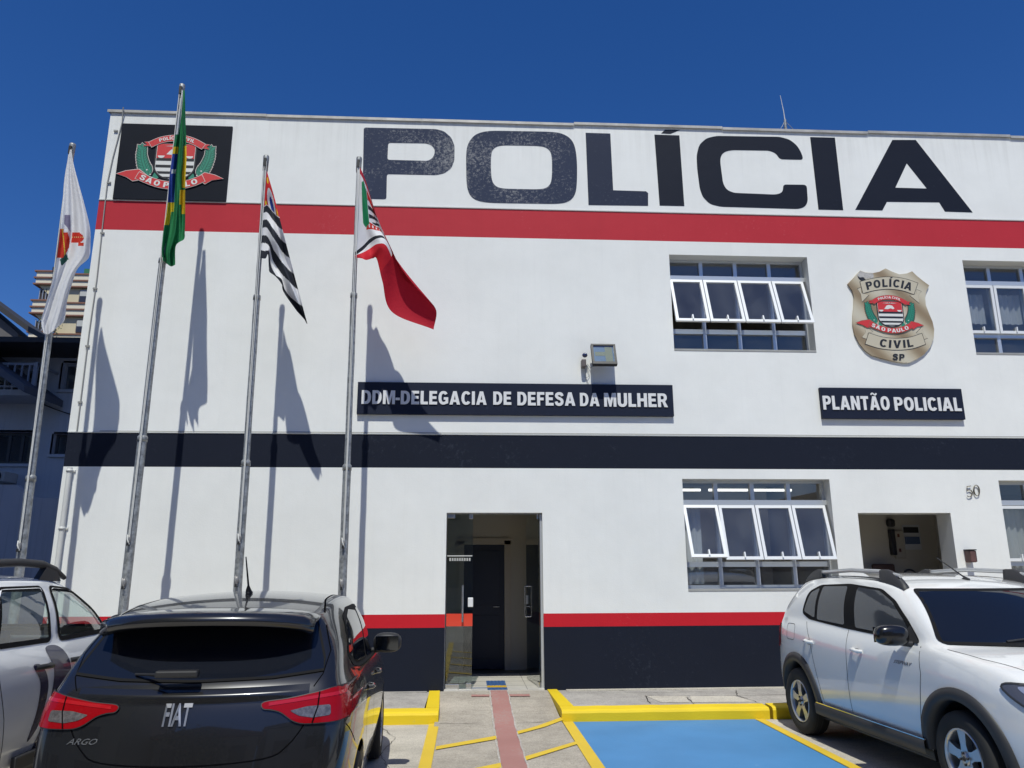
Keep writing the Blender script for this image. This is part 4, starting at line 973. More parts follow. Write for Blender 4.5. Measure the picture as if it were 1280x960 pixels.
def paint_br(u,v):
    y=113+u*218
    if v<.55-(y-113)*.006 and y<168: return (.70,.71,.74)
    if v<.34:
        if 183<y<193 or 253<y<264: return cyel
        if 193<=y<=253: return (.65,.68,.72) if 212<y<217 and v>.08 else cb
    if v<.22 and 262<y<281: return cyel
    if v>.80 and 182<y<235: return cyel
    if v>.66 and 238<y<267: return (.60,.42,.02) if v>.8 or y<255 else cg
    return cg
hang(rd,Y2-.06,lambda u,v:.02+.055*sin(v*11.5+u*2)*min(1,u*3)+.02*sin(v*25-u*7)*min(1,u*3),paint_br,'green Brazilian flag with blue and yellow folds hanging limp from the tallest pole')

# ================================================================== NEIGHBOURS
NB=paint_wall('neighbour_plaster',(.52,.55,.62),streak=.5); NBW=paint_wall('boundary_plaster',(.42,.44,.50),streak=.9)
DKT=mat('dark_eave_board',(.035,.035,.04),.7); COR=mat('corrugated_sheet',(.30,.32,.36),.5,.3)
YN=17.
def wpt(x,y,Y=YN): return at(x,y,Y)
nh=empty('neighbour_house',(-10,YN,0)); tag(nh,'shaded blue grey two storey house with balcony left of the police station','house')
el=wpt(50,446).z; et=at(50,427,YN-1.27).z
m=MB(); xa,xb=-18.,-6.9
wz=lambda y: wpt(50,y).z
wx=lambda x,y: wpt(x,y).x
WN=[(wx(-60,560),wx(41,560),wz(580),wz(540)),(wx(66,553),wx(96,553),wz(568),wz(542)),(wx(77,470),wx(110,470),wz(487),wz(453)),(wx(-60,475),wx(50,475),wz(500),wz(458))]
xs=sorted({xa,xb}|{w[0] for w in WN}|{w[1] for w in WN}); zs=sorted({0,et}|{w[2] for w in WN}|{w[3] for w in WN})
for i in range(len(xs)-1):
    for j in range(len(zs)-1):
        x,z=(xs[i]+xs[i+1])/2,(zs[j]+zs[j+1])/2
        if any(w[0]<x<w[1] and w[2]<z<w[3] for w in WN): continue
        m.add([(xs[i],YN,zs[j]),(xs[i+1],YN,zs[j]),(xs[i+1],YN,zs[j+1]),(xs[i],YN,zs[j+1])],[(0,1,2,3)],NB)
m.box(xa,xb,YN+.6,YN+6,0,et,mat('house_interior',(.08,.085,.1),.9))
for w in WN:
    m.box(w[0]-.04,w[0]+.0,YN,YN+.6,w[2],w[3],NB); m.box(w[1],w[1]+.04,YN,YN+.6,w[2],w[3],NB); m.box(w[0],w[1],YN,YN+.6,w[3],w[3]+.04,NB); m.box(w[0],w[1],YN,YN+.6,w[2]-.04,w[2],NB)
part(m,'wall',nh)
FR=mat('grey_window_frame',(.30,.33,.40),.5); FRD=mat('dark_window_frame',(.05,.055,.065),.5)
def nwin(w,cols,fm,t=.05):
    m=MB(); x0,x1,z0,z1=w; y=YN+.12
    m.box(x0,x1,y,y+.05,z0,z0+t,fm); m.box(x0,x1,y,y+.05,z1-t,z1,fm)
    for i in range(cols+1):
        x=x0+(x1-x0-t)*i/cols; m.box(x,x+t,y-.001,y+.049,z0+t,z1-t,fm)
    o=part(m,'window',nh); m=MB(); m.box(x0,x1,y+.02,y+.025,z0,z1,GLASS); q=m.build('pane'); q.data.transform(Matrix.Translation(-nh.location)); q.parent=o
    m=MB(); m.box(x0-.06,x1+.06,YN-.06,YN+.02,z0-.06,z0,NB); part(m,'sill',nh)
nwin(WN[0],6,FRD,.06); nwin(WN[1],2,FRD); nwin(WN[2],2,FR,.05); nwin(WN[3],5,FR,.08)
m=MB(); m.box(xa-.5,xb+.35,YN-1.25,YN+6.5,et+.002,et+.05,DKT); m.box(xa-.5,xb+.35,YN-1.27,YN-1.2,et-.01,et+.10,DKT); part(m,'roof',nh)
m=MB(); vs=[];fs=[];n=220
for i in range(n+1):
    x=xa+(xb-xa)*i/n; y=YN-.10-.035*(i%2); vs+=[(x,y,wz(447)),(x,y,wz(438))]
for i in range(n): fs.append((2*i,2*i+2,2*i+3,2*i+1))
m.add(vs,fs,COR); part(m,'fascia',nh)
# balcony with balusters
bz0=wz(498); bz1=wz(466); bx1=wx(72,480)
m=MB(); m.box(xa,bx1,YN-.85,YN-.002,bz0-.12,bz0,NB); bal=part(m,'balcony',nh)
m=MB(); m.box(xa,bx1,YN-.85,YN-.81,bz1-.05,bz1,FR); m.box(xa,bx1,YN-.85,YN-.81,bz0+.05,bz0+.09,FR)
x=bx1-.02
while x>xa: m.box(x-.016,x+.016,YN-.845,YN-.815,bz0,bz1-.05,FR); x-=.15
m.box(bx1-.04,bx1,YN-.85,YN-.0,bz1-.05,bz1,FR); m.box(bx1-.08,bx1,YN-.86,YN-.80,bz0,bz1+.02,FR)
q=m.build('railing'); q.data.transform(Matrix.Translation(-nh.location)); q.parent=bal
# lean-to awning at the left
m=MB(); a0=wpt(-60,425,YN-1.6); a1=wpt(30,487,YN-1.6)
m.prism([[(a0.x,a0.z+.12),(a1.x,a1.z+.10),(a1.x,a1.z-.05),(a0.x,a0.z-.05)]],lambda p,d:Vector((p[0],YN-1.6+d,p[1])),1.5,mat('awning_slate',(.09,.10,.13),.6)); part(m,'awning',nh)
m=MB(); a=wpt(-8,590,YN-.3); b=wpt(11,603,YN-.3); m.box(a.x,b.x,YN-.5,YN-.002,b.z,a.z,mat('air_conditioner_case',(.5,.5,.5),.5),bev=.02); m.lathe([(0,.12),(.01,.12),(.012,.03)],((a.x+b.x)/2,YN-.51,(a.z+b.z)/2),(0,-1,0),BLK,18)
tag(m.build('air_conditioner'),'air conditioner box low on the shaded house wall at the left edge','air conditioner')
m=MB(); m.tube([wpt(-10,470,YN-.05),wpt(40,500,YN-.04),wpt(70,512,YN-.05),wpt(100,522,YN-.05)],.012,BLK,5); part(m,'cable',nh)
# boundary wall in front of the house
m=MB(); YB=14.2; zt=at(60,625,YB).z; pr=[(-20,at(0,603,YB).z),(at(20,606,YB).x,at(20,606,YB).z),(at(38,622,YB).x,at(38,622,YB).z),(-5.6,zt),(-5.6,0),(-20,0)]
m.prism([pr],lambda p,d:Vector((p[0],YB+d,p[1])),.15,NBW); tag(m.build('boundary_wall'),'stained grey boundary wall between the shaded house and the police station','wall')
# low gabled house behind, at the left edge
gh=empty('gabled_house',(-14,24,0)); tag(gh,'grey gable with dark sloping roof edge behind the shaded house at the far left','house')
a=at(-80,330,24); b=at(35,417,24)
m=MB(); m.prism([[(a.x,0),(b.x-.3,0),(b.x-.3,b.z),(a.x,a.z)]],lambda p,d:Vector((p[0],24+d,p[1])),1.,paint_wall('gable_render',(.16,.15,.15),streak=.8)); part(m,'wall',gh)
m=MB(); m.prism([[(a.x,a.z),(b.x+.15,b.z-.02),(b.x+.15,b.z+.16),(a.x,a.z+.2)]],lambda p,d:Vector((p[0],23.7+d,p[1])),1.4,DKT); part(m,'roof',gh)
# cream apartment tower further off
YT=60.
CREAM=paint_wall('cream_render',(.66,.58,.40),streak=.3); BRN=mat('brown_trim',(.23,.11,.075),.7); CRB=mat('pale_cream_band',(.72,.66,.52),.7)
T=lambda x,y: at(x,y,YT)
tw=empty('apartment_tower',(T(60,400).x,YT,0)); tag(tw,'cream apartment tower with brown banded balconies rising behind the white flag','building')
m=MB(); x0=T(72,380).x; x1=T(72,380).x+16; m.box(x0,x1,YT,YT+14,0,T(100,345).z,CREAM); part(m,'wall',tw)
for k,(yt) in enumerate((343,379,418,457,496)):
    ybm=yt+17.5; zt_,zb_=T(90,yt).z,T(90,ybm).z; h=zt_-zb_; lx=T(53-k*5.2,yt).x
    m=MB()
    m.box(x0-.3,x1+.3,YT-.22,YT+3,zb_+h*.12,zt_-h*.1,CRB); m.box(lx,x0-.3,YT-.75,YT+3,zb_+h*.12,zt_-h*.1,CRB)
    for f0,f1 in ((.0,.10),(.44,.54),(.90,1.0)): m.box(x0-.3,x1+.35,YT-.30,YT+3.1,zb_+h*f0,zb_+h*f1,BRN); m.box(lx-.15,x0-.3,YT-.85,YT+3.1,zb_+h*f0,zb_+h*f1,BRN)
    # raked underside of the balcony corner
    m.prism([[(lx+.2,zb_),(x0+.1,zb_),(x0+.1,zb_-1.3)]],lambda p,d:Vector((p[0],YT-.6+d,p[1])),3.,CREAM)
    b_=part(m,'balcony',tw)
    m=MB(); m.box(lx+.3,x0-.3,YT-.5,YT-.45,zt_+.0,zt_+.9,mat('balcony_recess_shade',(.06,.05,.05),.5)) if k else None  # dark sheet standing in for the shaded recess behind the railing
    if k:
        for i in range(7): m.box(lx+.3+i*.25,lx+.36+i*.25,YT-.6,YT-.55,zt_,zt_+1.0,FR)
        q=m.build('railing'); q.data.transform(Matrix.Translation(-tw.location)); q.parent=b_
for (px0,px1,py0,py1) in ((101.5,108,363.5,378),(97.5,103.5,401,416)):
    a=T(px0,py0); b=T(px1,py1); m=MB(); m.box(a.x-.06,b.x+.06,YT-.10,YT-.002,b.z,a.z+.06,mat('thin_grey_frame',(.2,.18,.15),.6)); w=part(m,'window',tw); m=MB(); m.box(a.x,b.x,YT-.13,YT-.10,b.z,(a.z+b.z)/2,DARKW); m.box(a.x,b.x,YT-.13,YT-.10,(a.z+b.z)/2,a.z,mat('tower_blind',(.5,.5,.47),.7)); q=m.build('pane'); q.data.transform(Matrix.Translation(-tw.location)); q.parent=w
m=MB(); a=T(98,330); b=T(113,342); m.box(a.x,a.x+8,YT+1,YT+1.1,b.z,a.z,mat('green_netting',(.03,.16,.08),.8)); part(m,'roof_screen',tw)
m=MB(); a=T(59,328); m.tube([(a.x,YT+1,a.z),(a.x,YT+1,a.z-1.6)],.07,BLK,5); m.box(a.x-.5,a.x+.4,YT+.9,YT+1,a.z-.5,a.z-.42,BLK); part(m,'aerial',tw)
# leafy plant in the tower balcony
m=MB(); c=T(75,413); LG2=mat('balcony_leaves',(.03,.07,.03),.7)
for i in range(260):
    p=c+Vector((random.gauss(0,.35),-1.5+random.gauss(0,.2),random.gauss(.0,.32))); d_=Vector((random.uniform(-1,1),random.uniform(-1,1),random.uniform(-1,1)))*.14; e_=Vector((random.uniform(-1,1),random.uniform(-1,1),random.uniform(-1,1)))*.09
    m.add([p-d_,p+e_,p+d_],[(0,1,2)],LG2)
tag(m.build('balcony_plant'),'dark leafy plant hanging over the tower balcony just below the white flag','plant')
# unseen tall block, added behind the viewpoint to shade the neighbouring houses
tb=empty('added_shade_block',(-17,-14,0)); tag(tb,'tall plain block added out of view to shade the houses at left','building')
m=MB(); m.box(-30,-8.6,-20,-8,0,52,CREAM); part(m,'wall',tb)
for fl_ in range(16):
    for i in range(6):
        x=-28.5+i*3.3; m=MB(); m.box(x,x+1.6,-8.0,-7.95,1.2+fl_*3.1,2.6+fl_*3.1,FRD); part(m,'window',tb)

# ================================================================== ACROSS THE STREET (behind the viewpoint; seen only in reflections)
def street_house(x0,x1,h,col,label,nm,rf):
    r_=empty('street_house',((x0+x1)/2,-13,0)); tag(r_,label,'house')
    m=MB(); m.box(x0,x1,-20,-13,0,h,paint_wall(nm,col,streak=.4)); part(m,'wall',r_)
    m=MB(); m.box(x0-.4,x1+.4,-20.3,-12.5,h,h+.25,mat(nm+'_roof',rf,.8)); m.prism([[(x0-.4,h+.25),(x1+.4,h+.25),((x0+x1)/2,h+1.5)]],lambda p,d:Vector((p[0],-20+d,p[1])),7.4,mat(nm+'_roof',rf,.8)); part(m,'roof',r_)
    for k in range(int(h//2.9)):
        for i in range(3):
            x=x0+(x1-x0)*(i+.25)/3; m=MB(); m.box(x,x+1.3,-13.0,-12.94,.9+k*2.9,2.2+k*2.9,FRD); part(m,'window',r_)
street_house(-8.0,.5,5.9,(.46,.40,.32),'ochre two storey house across the street','ochre_render',(.22,.09,.06))
street_house(1.2,9.5,6.6,(.50,.49,.46),'pale grey two storey house across the street','grey_render',(.16,.15,.14))
street_house(10.2,22.,3.6,(.40,.25,.18),'low brick red shop across the street','brick_render',(.20,.10,.07))
def street_tree(x,y,h,label):
    r_=empty('street_tree',(x,y,0)); tag(r_,label,'tree','trees along the far side of the street')
    m=MB(); bk=mat('bark',(.10,.075,.05),.9); m.tube([(x,y,0),(x+.05,y,h*.25),(x-.05,y+.05,h*.5)],[.16,.12,.08],bk,8)
    for k in range(5):
        a=k*1.3; m.tube([(x,y,h*.42),(x+cos(a)*h*.12,y+sin(a)*h*.12,h*.6),(x+cos(a)*h*.22,y+sin(a)*h*.22,h*.78)],[.07,.05,.02],bk,6)
    part(m,'trunk',r_)
    m=MB(); lf=mat('tree_leaves',(.045,.085,.025),.7,var=.4,vscale=3); rr=random.Random(int(x*10)+99)
    cl=[(rr.uniform(-.28,.28)*h,rr.uniform(-.28,.28)*h,h*rr.uniform(.5,.95)) for _ in range(16)]
    for c in cl:
        for _ in range(110):
            p=Vector((x+c[0]+rr.gauss(0,.085*h),y+c[1]+rr.gauss(0,.085*h),c[2]+rr.gauss(0,.06*h))); d=Vector((rr.uniform(-1,1),rr.uniform(-1,1),rr.uniform(-1,1))).normalized()*.11; e=d.cross(Vector((rr.uniform(-1,1),rr.uniform(-1,1),rr.uniform(-1,1)))).normalized()*.06
            m.add([p-d,p+e,p+d,p-e],[(0,1,2,3)],lf)
    part(m,'crown',r_)
street_tree(-4.,-10.5,6.,'bushy street tree in front of the ochre house across the street')
street_tree(6.2,-10.2,5.2,'small street tree in front of the pale grey house across the street')
SUN=3.95; SKY=(1.0,.4,3.5); SKYS=.085; EXPO=0.; SAT=1.30; TINTC=(.84,.87,1.18)
# ================================================================== CARS
# local frame of a car: y from rear bumper (0) to front bumper (L), x to its right, z up
def catm(P_,t): return catmull([Vector(p) for p in P_],t)
def car_body(sp):
    """cage: side columns (lower rows sill..belt, upper rows belt..roof edge) and ribs across"""
    nl=5; A=sp['A']; low=sp['low']; up=sp['up']   # low[j]=(5 x (x,y,z)); up[j]=(3 x (x,y,z)) above the belt, j<=A
    ribs=[]                                      # (key, crown_y, crown_z)
    for r_ in range(nl): ribs.append((('l',0,r_),-sp['rb'][r_],0.))
    for r_ in range(3): ribs.append((('u',0,r_),-sp['rbu'][r_],sp['rcz'][r_]))
    for j in range(1,A+1): ribs.append((('u',j,2),(sp['wsb'][2] if j==A else 0),sp['crown'][j]))
    for r_ in (1,0): ribs.append((('u',A,r_),sp['wsb'][r_],.02))
    for j in range(A,len(low)): ribs.append((('l',j,4),sp['hb'][j-A][0],sp['hb'][j-A][1]))
    for r_ in (3,2,1,0): ribs.append((('l',len(low)-1,r_),sp['fb'][r_],0.))
    def base(k): return Vector(low[k[1]][k[2]]) if k[0]=='l' else Vector(up[k[1]][k[2]])
    fr=[1.,.86,.5,0.,-.5,-.86,-1.]
    V=[];ix={}
    def vid(k,f):
        if (k,f) in ix: return ix[(k,f)]
        b=base(k); cy,cz=crown.get(k,(0,0)); e=1-f*f; p=Vector((b.x*f,b.y+cy*e,b.z+cz*e)); ix[(k,f)]=len(V); V.append(p); return ix[(k,f)]
    crown={k:(a,b) for k,a,b in ribs}
    F=[]
    for i in range(len(ribs)-1):
        for q in range(len(fr)-1):
            F.append([vid(ribs[i][0],fr[q]),vid(ribs[i][0],fr[q+1]),vid(ribs[i+1][0],fr[q+1]),vid(ribs[i+1][0],fr[q])])
    for f in (1.,-1.):
        for j in range(len(low)-1):
            for r_ in range(nl-1):
                q=[vid(('l',j,r_),f),vid(('l',j+1,r_),f),vid(('l',j+1,r_+1),f),vid(('l',j,r_+1),f)]; F.append(q if f>0 else q[::-1])
        for j in range(A):
            for r_ in range(3):
                lo=(('l',j,4),('l',j+1,4)) if r_==0 else (('u',j,r_-1),('u',j+1,r_-1))
                hi=(('u',j,r_),('u',j+1,r_))
                q=[vid(lo[0],f),vid(lo[1],f),vid(hi[1],f),vid(hi[0],f)]; F.append(q if f>0 else q[::-1])
    me=bpy.data.meshes.new('cage'); me.from_pydata([tuple(v) for v in V],[],F); me.update()
    bm=bmesh.new(); bm.from_mesh(me); bmesh.ops.recalc_face_normals(bm,faces=bm.faces[:])
    cl=bm.edges.layers.float.new('crease_edge') if not bm.edges.layers.float.get('crease_edge') else bm.edges.layers.float.get('crease_edge')
    inv={v:k for k,v in ix.items()}
    def cr(e):
        a,b=inv[e.verts[0].index],inv[e.verts[1].index]
        if a[0][0]=='l' and b[0][0]=='l' and a[0][2]==b[0][2]==4 and abs(a[1])==1 and abs(b[1])==1: return .25
        if a[0][0]=='u' and b[0][0]=='u' and a[0][2]==b[0][2]==2 and abs(a[1])==1 and abs(b[1])==1: return .3
        return 0
    bm.verts.ensure_lookup_table()
    for e in bm.edges: e[cl]=cr(e)
    bm.to_mesh(me); bm.free()
    ob=bpy.data.objects.new('cage',me); COL.objects.link(ob); md=ob.modifiers.new('s','SUBSURF'); md.levels=3; md.render_levels=3
    dg=bpy.context.evaluated_depsgraph_get(); ev=ob.evaluated_get(dg); m2=bpy.data.meshes.new_from_object(ev)
    bpy.data.objects.remove(ob); bpy.data.meshes.remove(me)
    bm=bmesh.new(); bm.from_mesh(m2); bmesh.ops.recalc_face_normals(bm,faces=bm.faces[:]); bpy.data.meshes.remove(m2)
    c=Vector((0,sp['L']/2,.8))
    s_=sum((f.calc_center_median()-c).dot(f.normal)*f.calc_area() for f in bm.faces)
    if s_<0: bmesh.ops.reverse_faces(bm,faces=bm.faces[:])
    return bm
def in_poly(p,poly):
    x,y=p; c=False; n=len(poly)
    for i in range(n):
        x1,y1=poly[i][:2]; x2,y2=poly[i-1][:2]
        if (y1>y)!=(y2>y) and x<(x2-x1)*(y-y1)/(y2-y1)+x1: c=not c
    return c
def near_poly(p,poly):
    best=None; P0=Vector(p)
    for i in range(len(poly)):
        a=Vector(poly[i-1][:2]); b=Vector(poly[i][:2]); d=b-a; t=max(0,min(1,(P0-a).dot(d)/max(d.length_squared,1e-9))); q=a+d*t
        if best is None or (q-P0).length<best[0]: best=((q-P0).length,q)
    return best[1]
def cut(bm,test,snap):
    ins={v for v in bm.verts if test(v.co)}
    bor=[v for v in ins if any(w_ not in ins for f in v.link_faces for w_ in f.verts)]
    for v in bor: v.co=snap(v.co)
    dead=[f for f in bm.faces if all(v in ins for v in f.verts)]
    bmesh.ops.delete(bm,geom=dead,context='FACES')
def cut_arch(bm,yc,zc,R):
    for s in (1,-1):
        def test(c): return c.x*s>.45 and (c.y-yc)**2+(c.z-zc)**2<R*R
        def snap(c):
            d=Vector((c.y-yc,c.z-zc)); d=d.normalized()*R; return Vector((c.x,yc+d.x,zc+d.y))
        cut(bm,test,snap)
def cut_side(bm,poly,s=0):
    for k in ((1,-1) if s==0 else (s,)):
        cut(bm,lambda c:c.x*k>.3 and in_poly((c.y,c.z),poly),lambda c:(lambda q:Vector((c.x,q.x,q.y)))(near_poly((c.y,c.z),poly)))
def cut_front(bm,poly,ytest):
    cut(bm,lambda c:ytest(c) and in_poly((c.x,c.z),poly),lambda c:(lambda q:Vector((q.x,c.y,q.y)))(near_poly((c.x,c.z),poly)))
def tree_of(bm): return BVHTree.FromBMesh(bm)
VIEWS={'R':(Vector((3,0,0)),Vector((-1,0,0)),lambda p:(0,p[0],p[1])),'L':(Vector((-3,0,0)),Vector((1,0,0)),lambda p:(0,p[0],p[1])),
       'B':(Vector((0,-3,0)),Vector((0,1,0)),lambda p:(p[0],0,p[1])),'F':(Vector((0,9,0)),Vector((0,-1,0)),lambda p:(p[0],0,p[1])),'T':(Vector((0,0,4)),Vector((0,0,-1)),lambda p:(p[0],p[1],0))}
def decal_mesh(T_,poly,view,eps,res=.04,thick=0.):
    org,dr,fn=VIEWS[view]; bm=bmesh.new()
    pts=[Vector((p[0],p[1],0)) for p in poly]; vs=[bm.verts.new(p) for p in pts]
    for t in tessellate_polygon([pts]):
        try: bm.faces.new([vs[i] for i in t])
        except ValueError: pass
    bmesh.ops.remove_doubles(bm,verts=bm.verts[:],dist=1e-5)
    for ax in (0,1):
        lo=min(p[ax] for p in poly); hi=max(p[ax] for p in poly); k=int((hi-lo)/res)
        for i in range(1,k+1):
            c=Vector((0,0,0)); c[ax]=lo+(hi-lo)*i/(k+1); nr=Vector((0,0,0)); nr[ax]=1
            bmesh.ops.bisect_plane(bm,geom=bm.verts[:]+bm.edges[:]+bm.faces[:],plane_co=c,plane_no=nr,dist=1e-6)
    bm.verts.index_update(); out=[];
    for v in bm.verts:
        o=Vector(fn((v.co.x,v.co.y)))+org
        h=T_.ray_cast(o,dr)
        if h[0] is None:
            o2=Vector(fn((v.co.x,v.co.y)))-dr*.0
            # slide to the closest body point seen from the view
            n_=T_.find_nearest(Vector((o2.x if view not in 'RL' else org.x*.28, o2.y if view not in 'BF' else (0 if view=='B' else 4.), o2.z if view!='T' else 1.2)))
            co,no=n_[0],n_[1]
        else: co,no=h[0],h[1]
        if no.dot(dr)>0: no=-no
        out.append(co+no*eps)
    fs=[[v.index for v in f.verts] for f in bm.faces]; bm.free()
    return out,fs
def decal(T_,polys,view,eps,m,name,parent,res=.04,mirror=False,lift=0):
    mb=MB()
    for poly in polys:
        v,f=decal_mesh(T_,poly,view,eps,res); mb.add(v,f,m,True)
    o=mb.build(name,recalc=False); o.parent=parent
    fixn(o,VIEWS[view][1]); return o
def fixn(o,dr):
    bm=bmesh.new(); bm.from_mesh(o.data); bmesh.ops.recalc_face_normals(bm,faces=bm.faces[:])
    s=sum(f.normal.dot(dr)*f.calc_area() for f in bm.faces)
    if s>0: bmesh.ops.reverse_faces(bm,faces=bm.faces[:])
    bm.to_mesh(o.data); bm.free()
def strip(pts,w,closed=False):
    """2D polyline turned into quads of width w"""
    P_=[Vector(p) for p in pts]; n=len(P_); A=[];B=[]
    for i in range(n):
        a=P_[i-1] if (i or closed) else P_[0]; b=P_[(i+1)%n] if (i<n-1 or closed) else P_[-1]
        t=(b-a); t=t.normalized() if t.length else Vector((1,0)); nr=Vector((-t.y,t.x)); A.append(P_[i]+nr*w/2); B.append(P_[i]-nr*w/2)
    q=[]
    for i in range(n if closed else n-1):
        j=(i+1)%n; q.append([tuple(A[i]),tuple(A[j]),tuple(B[j]),tuple(B[i])])
    return q
def smooth_poly(pts,n=8,closed=True):
    out=[]; k=len(pts)
    for i in range(k if closed else k-1):
        g_=lambda j: Vector(pts[j%k]) if closed else Vector(pts[max(0,min(k-1,j))])
        a,b,c,d=g_(i-1),g_(i),g_(i+1),g_(i+2)
        for j in range(n):
            u=j/n; q=.5*((2*b)+(c-a)*u+(2*a-5*b+4*c-d)*u*u+(3*b-a-3*c+d)*u**3); out.append((q.x,q.y))
    if not closed: out.append(tuple(pts[-1]))
    return out
def rc(poly,r=.04,n=4): return rnd([(p[0],p[1],r) for p in poly],0,n)
def grow(poly,e):
    c=Vector((sum(p[0] for p in poly)/len(poly),sum(p[1] for p in poly)/len(poly))); n=len(poly); out=[]
    area=sum(poly[i-1][0]*poly[i][1]-poly[i][0]*poly[i-1][1] for i in range(n)); sg=1 if area>0 else -1
    for i in range(n):
        a=Vector(poly[i-1][:2]); b=Vector(poly[(i+1)%n][:2]); t=(b-a).normalized(); out.append((poly[i][0]+t.y*e*sg,poly[i][1]-t.x*e*sg))
    return out
def wheel(root,x,y,r,wd,rimr,rm,spokes=5,loc_s=1,style='star'):
    """x: outer face position (signed)"""
    s=1 if x>0 else -1; ax=(s,0,0); org=(x-s*wd,y,r)
    w=MB(); w.lathe([(.0,rimr*.97),(.0,r*.86),(.02,r*.97),(.05,r),(wd-.05,r),(wd-.018,r*.975),(wd-.002,r*.90),(wd,r*.80),(wd-.008,rimr*1.03),(wd-.02,rimr*.99)],org,ax,RUB,48)
    for k in range(3): w.lathe([(.05+k*(wd-.1)/2-.004,r+.0008),(.05+k*(wd-.1)/2+.004,r+.0008)],org,ax,BLK,48)
    wo=w.build('wheel'); wo.parent=root
    q=MB(); q.lathe([(wd-.022,rimr*1.0),(wd-.006,rimr*.985),(wd-.008,rimr*.94),(wd-.05,rimr*.90),(wd-.12,rimr*.86)],org,ax,rm,48)
    C=Vector((x-s*.035,y,r))
    for k in range(spokes):
        a=2*pi*k/spokes+.35; u=Vector((0,cos(a),sin(a))); v=Vector((0,-sin(a),cos(a))); X=Vector((s,0,0))
        w0,w1=rimr*.24,rimr*.17; pts=[]
        for (rad,ww,ox) in ((rimr*.10,w0*.9,.006),(rimr*.45,w1*.86,.012),(rimr*.92,w1*1.25,.014)):
            for sg in (-1,1): pts.append(C+u*rad+v*ww*sg+X*ox)
            for sg in (-1,1): pts.append(C+u*rad+v*ww*sg*.8+X*(ox-.05))
        o_=0; F=[]
        for i in range(2):
            a0=i*4; b0=a0+4
            F+= [(a0,a0+1,b0+1,b0),(a0,b0,b0+2,a0+2),(a0+1,a0+3,b0+3,b0+1)]
        q.add(pts,F,rm,False)
    q.lathe([(-.05,rimr*.24),(.012,rimr*.22),(.018,rimr*.12),(.019,.0)],C,ax,rm,20)
    for k in range(4):
        a=2*pi*k/4+.2; q.lathe([(0,.009),(.012,.009),(.013,0)],C+Vector((s*.014,cos(a)*rimr*.19,sin(a)*rimr*.19)),ax,BLK,8)
    q.lathe([(.0,rimr*.085),(.006,rimr*.08),(.007,0)],C+Vector((s*.017,0,0)),ax,BLK,12)
    ro=q.build('rim'); ro.parent=wo
    d=MB(); d.lathe([(0,.03),(.004,.03),(.005,rimr*.62),(0,rimr*.64)],C-Vector((s*.10,0,0)),ax,mat('brake_disc',(.12,.12,.12),.5,.7),32); d.lathe([(0,rimr*.95),(.002,0)],C-Vector((s*.15,0,0)),ax,BLK,32); do=d.build('brake_disc'); do.parent=wo
    return wo
def arch_ring(T_,root,y,z,R0,R1,m,name='wheel_arch_trim',a0=-.25,a1=pi+.25,out=.03,body_x=.86):
    for s,vw in ((1,'R'),(-1,'L')):
        mb=MB(); n=36; rows=[]
        for i in range(n+1):
            a=a0+(a1-a0)*i/n; row=[]
            for k,(rr,e) in enumerate(((R0,None),(R0,out),((R0*.4+R1*.6),out*1.0),(R1,out*.55),(R1+.002,-.01))):
                yy=y+cos(a)*rr; zz=z+sin(a)*rr; h=T_.ray_cast(Vector((3*s,yy,zz)),Vector((-s,0,0)))
                bx=abs(h[0].x) if h[0] is not None and abs(h[0].x)>.5 else body_x
                row.append((bx,yy,zz,e))
            base=max(row[2][0],row[1][0]); L_=[]
            for k,(bx,yy,zz,e) in enumerate(row):
                xx=(bx-.10) if e is None else (max(bx,base-.03)+e if k<4 else bx-.01)
                L_.append((s*xx,yy,zz))
            rows+=L_
        F=[]
        for i in range(n):
            for k in range(4): F.append((i*5+k,(i+1)*5+k,(i+1)*5+k+1,i*5+k+1))
        mb.add(rows,F,m,True); o=mb.build(name); o.parent=root
def wheel_well(root,y,z,R):
    for s in (1,-1):
        mb=MB(); vs=[];n=24
        for i in range(n+1):
            a=-.3+(pi+.6)*i/n
            for x in (.80,.45): vs.append((s*x,y+cos(a)*(R+.015),z+sin(a)*(R+.015)))
        F=[(2*i,2*i+2,2*i+3,2*i+1) for i in range(n)]; mb.add(vs,F,BLK)
        mb.add([(s*.45,y-R-.03,.12),(s*.45,y+R+.03,.12),(s*.45,y+R+.03,z+R+.02),(s*.45,y-R-.03,z+R+.02)],[(0,1,2,3)],BLK)
        o=mb.build('wheel_well'); o.parent=root
def mirror_part(root,s,y,z,x0,paint,w=.24,h=.17):
    mb=MB(); c=Vector((s*(x0+.14),y,z)); 
    mb.blob(c,(w/2,.075,h/2),paint,2,Matrix.Rotation(-.12*s,3,'Z'),.72)
    mo=mb.build('wing_mirror'); mo.parent=root
    q=MB(); q.tube([(s*(x0-.06),y+.03,z-h*.42),(s*(x0+.02),y+.02,z-h*.40),(s*(x0+.10),y+.0,z-h*.28)],[.028,.024,.03],BLK,8); qo=q.build('mirror_arm'); qo.parent=mo
    q=MB(); q.box(s*(x0+.14)-w*.40,s*(x0+.14)+w*.40,y-.078,y-.070,z-h*.36,z+h*.36,mat('mirror_glass',(.10,.105,.11),.05,1.),bev=.002); qo=q.build('mirror_glass'); qo.parent=mo
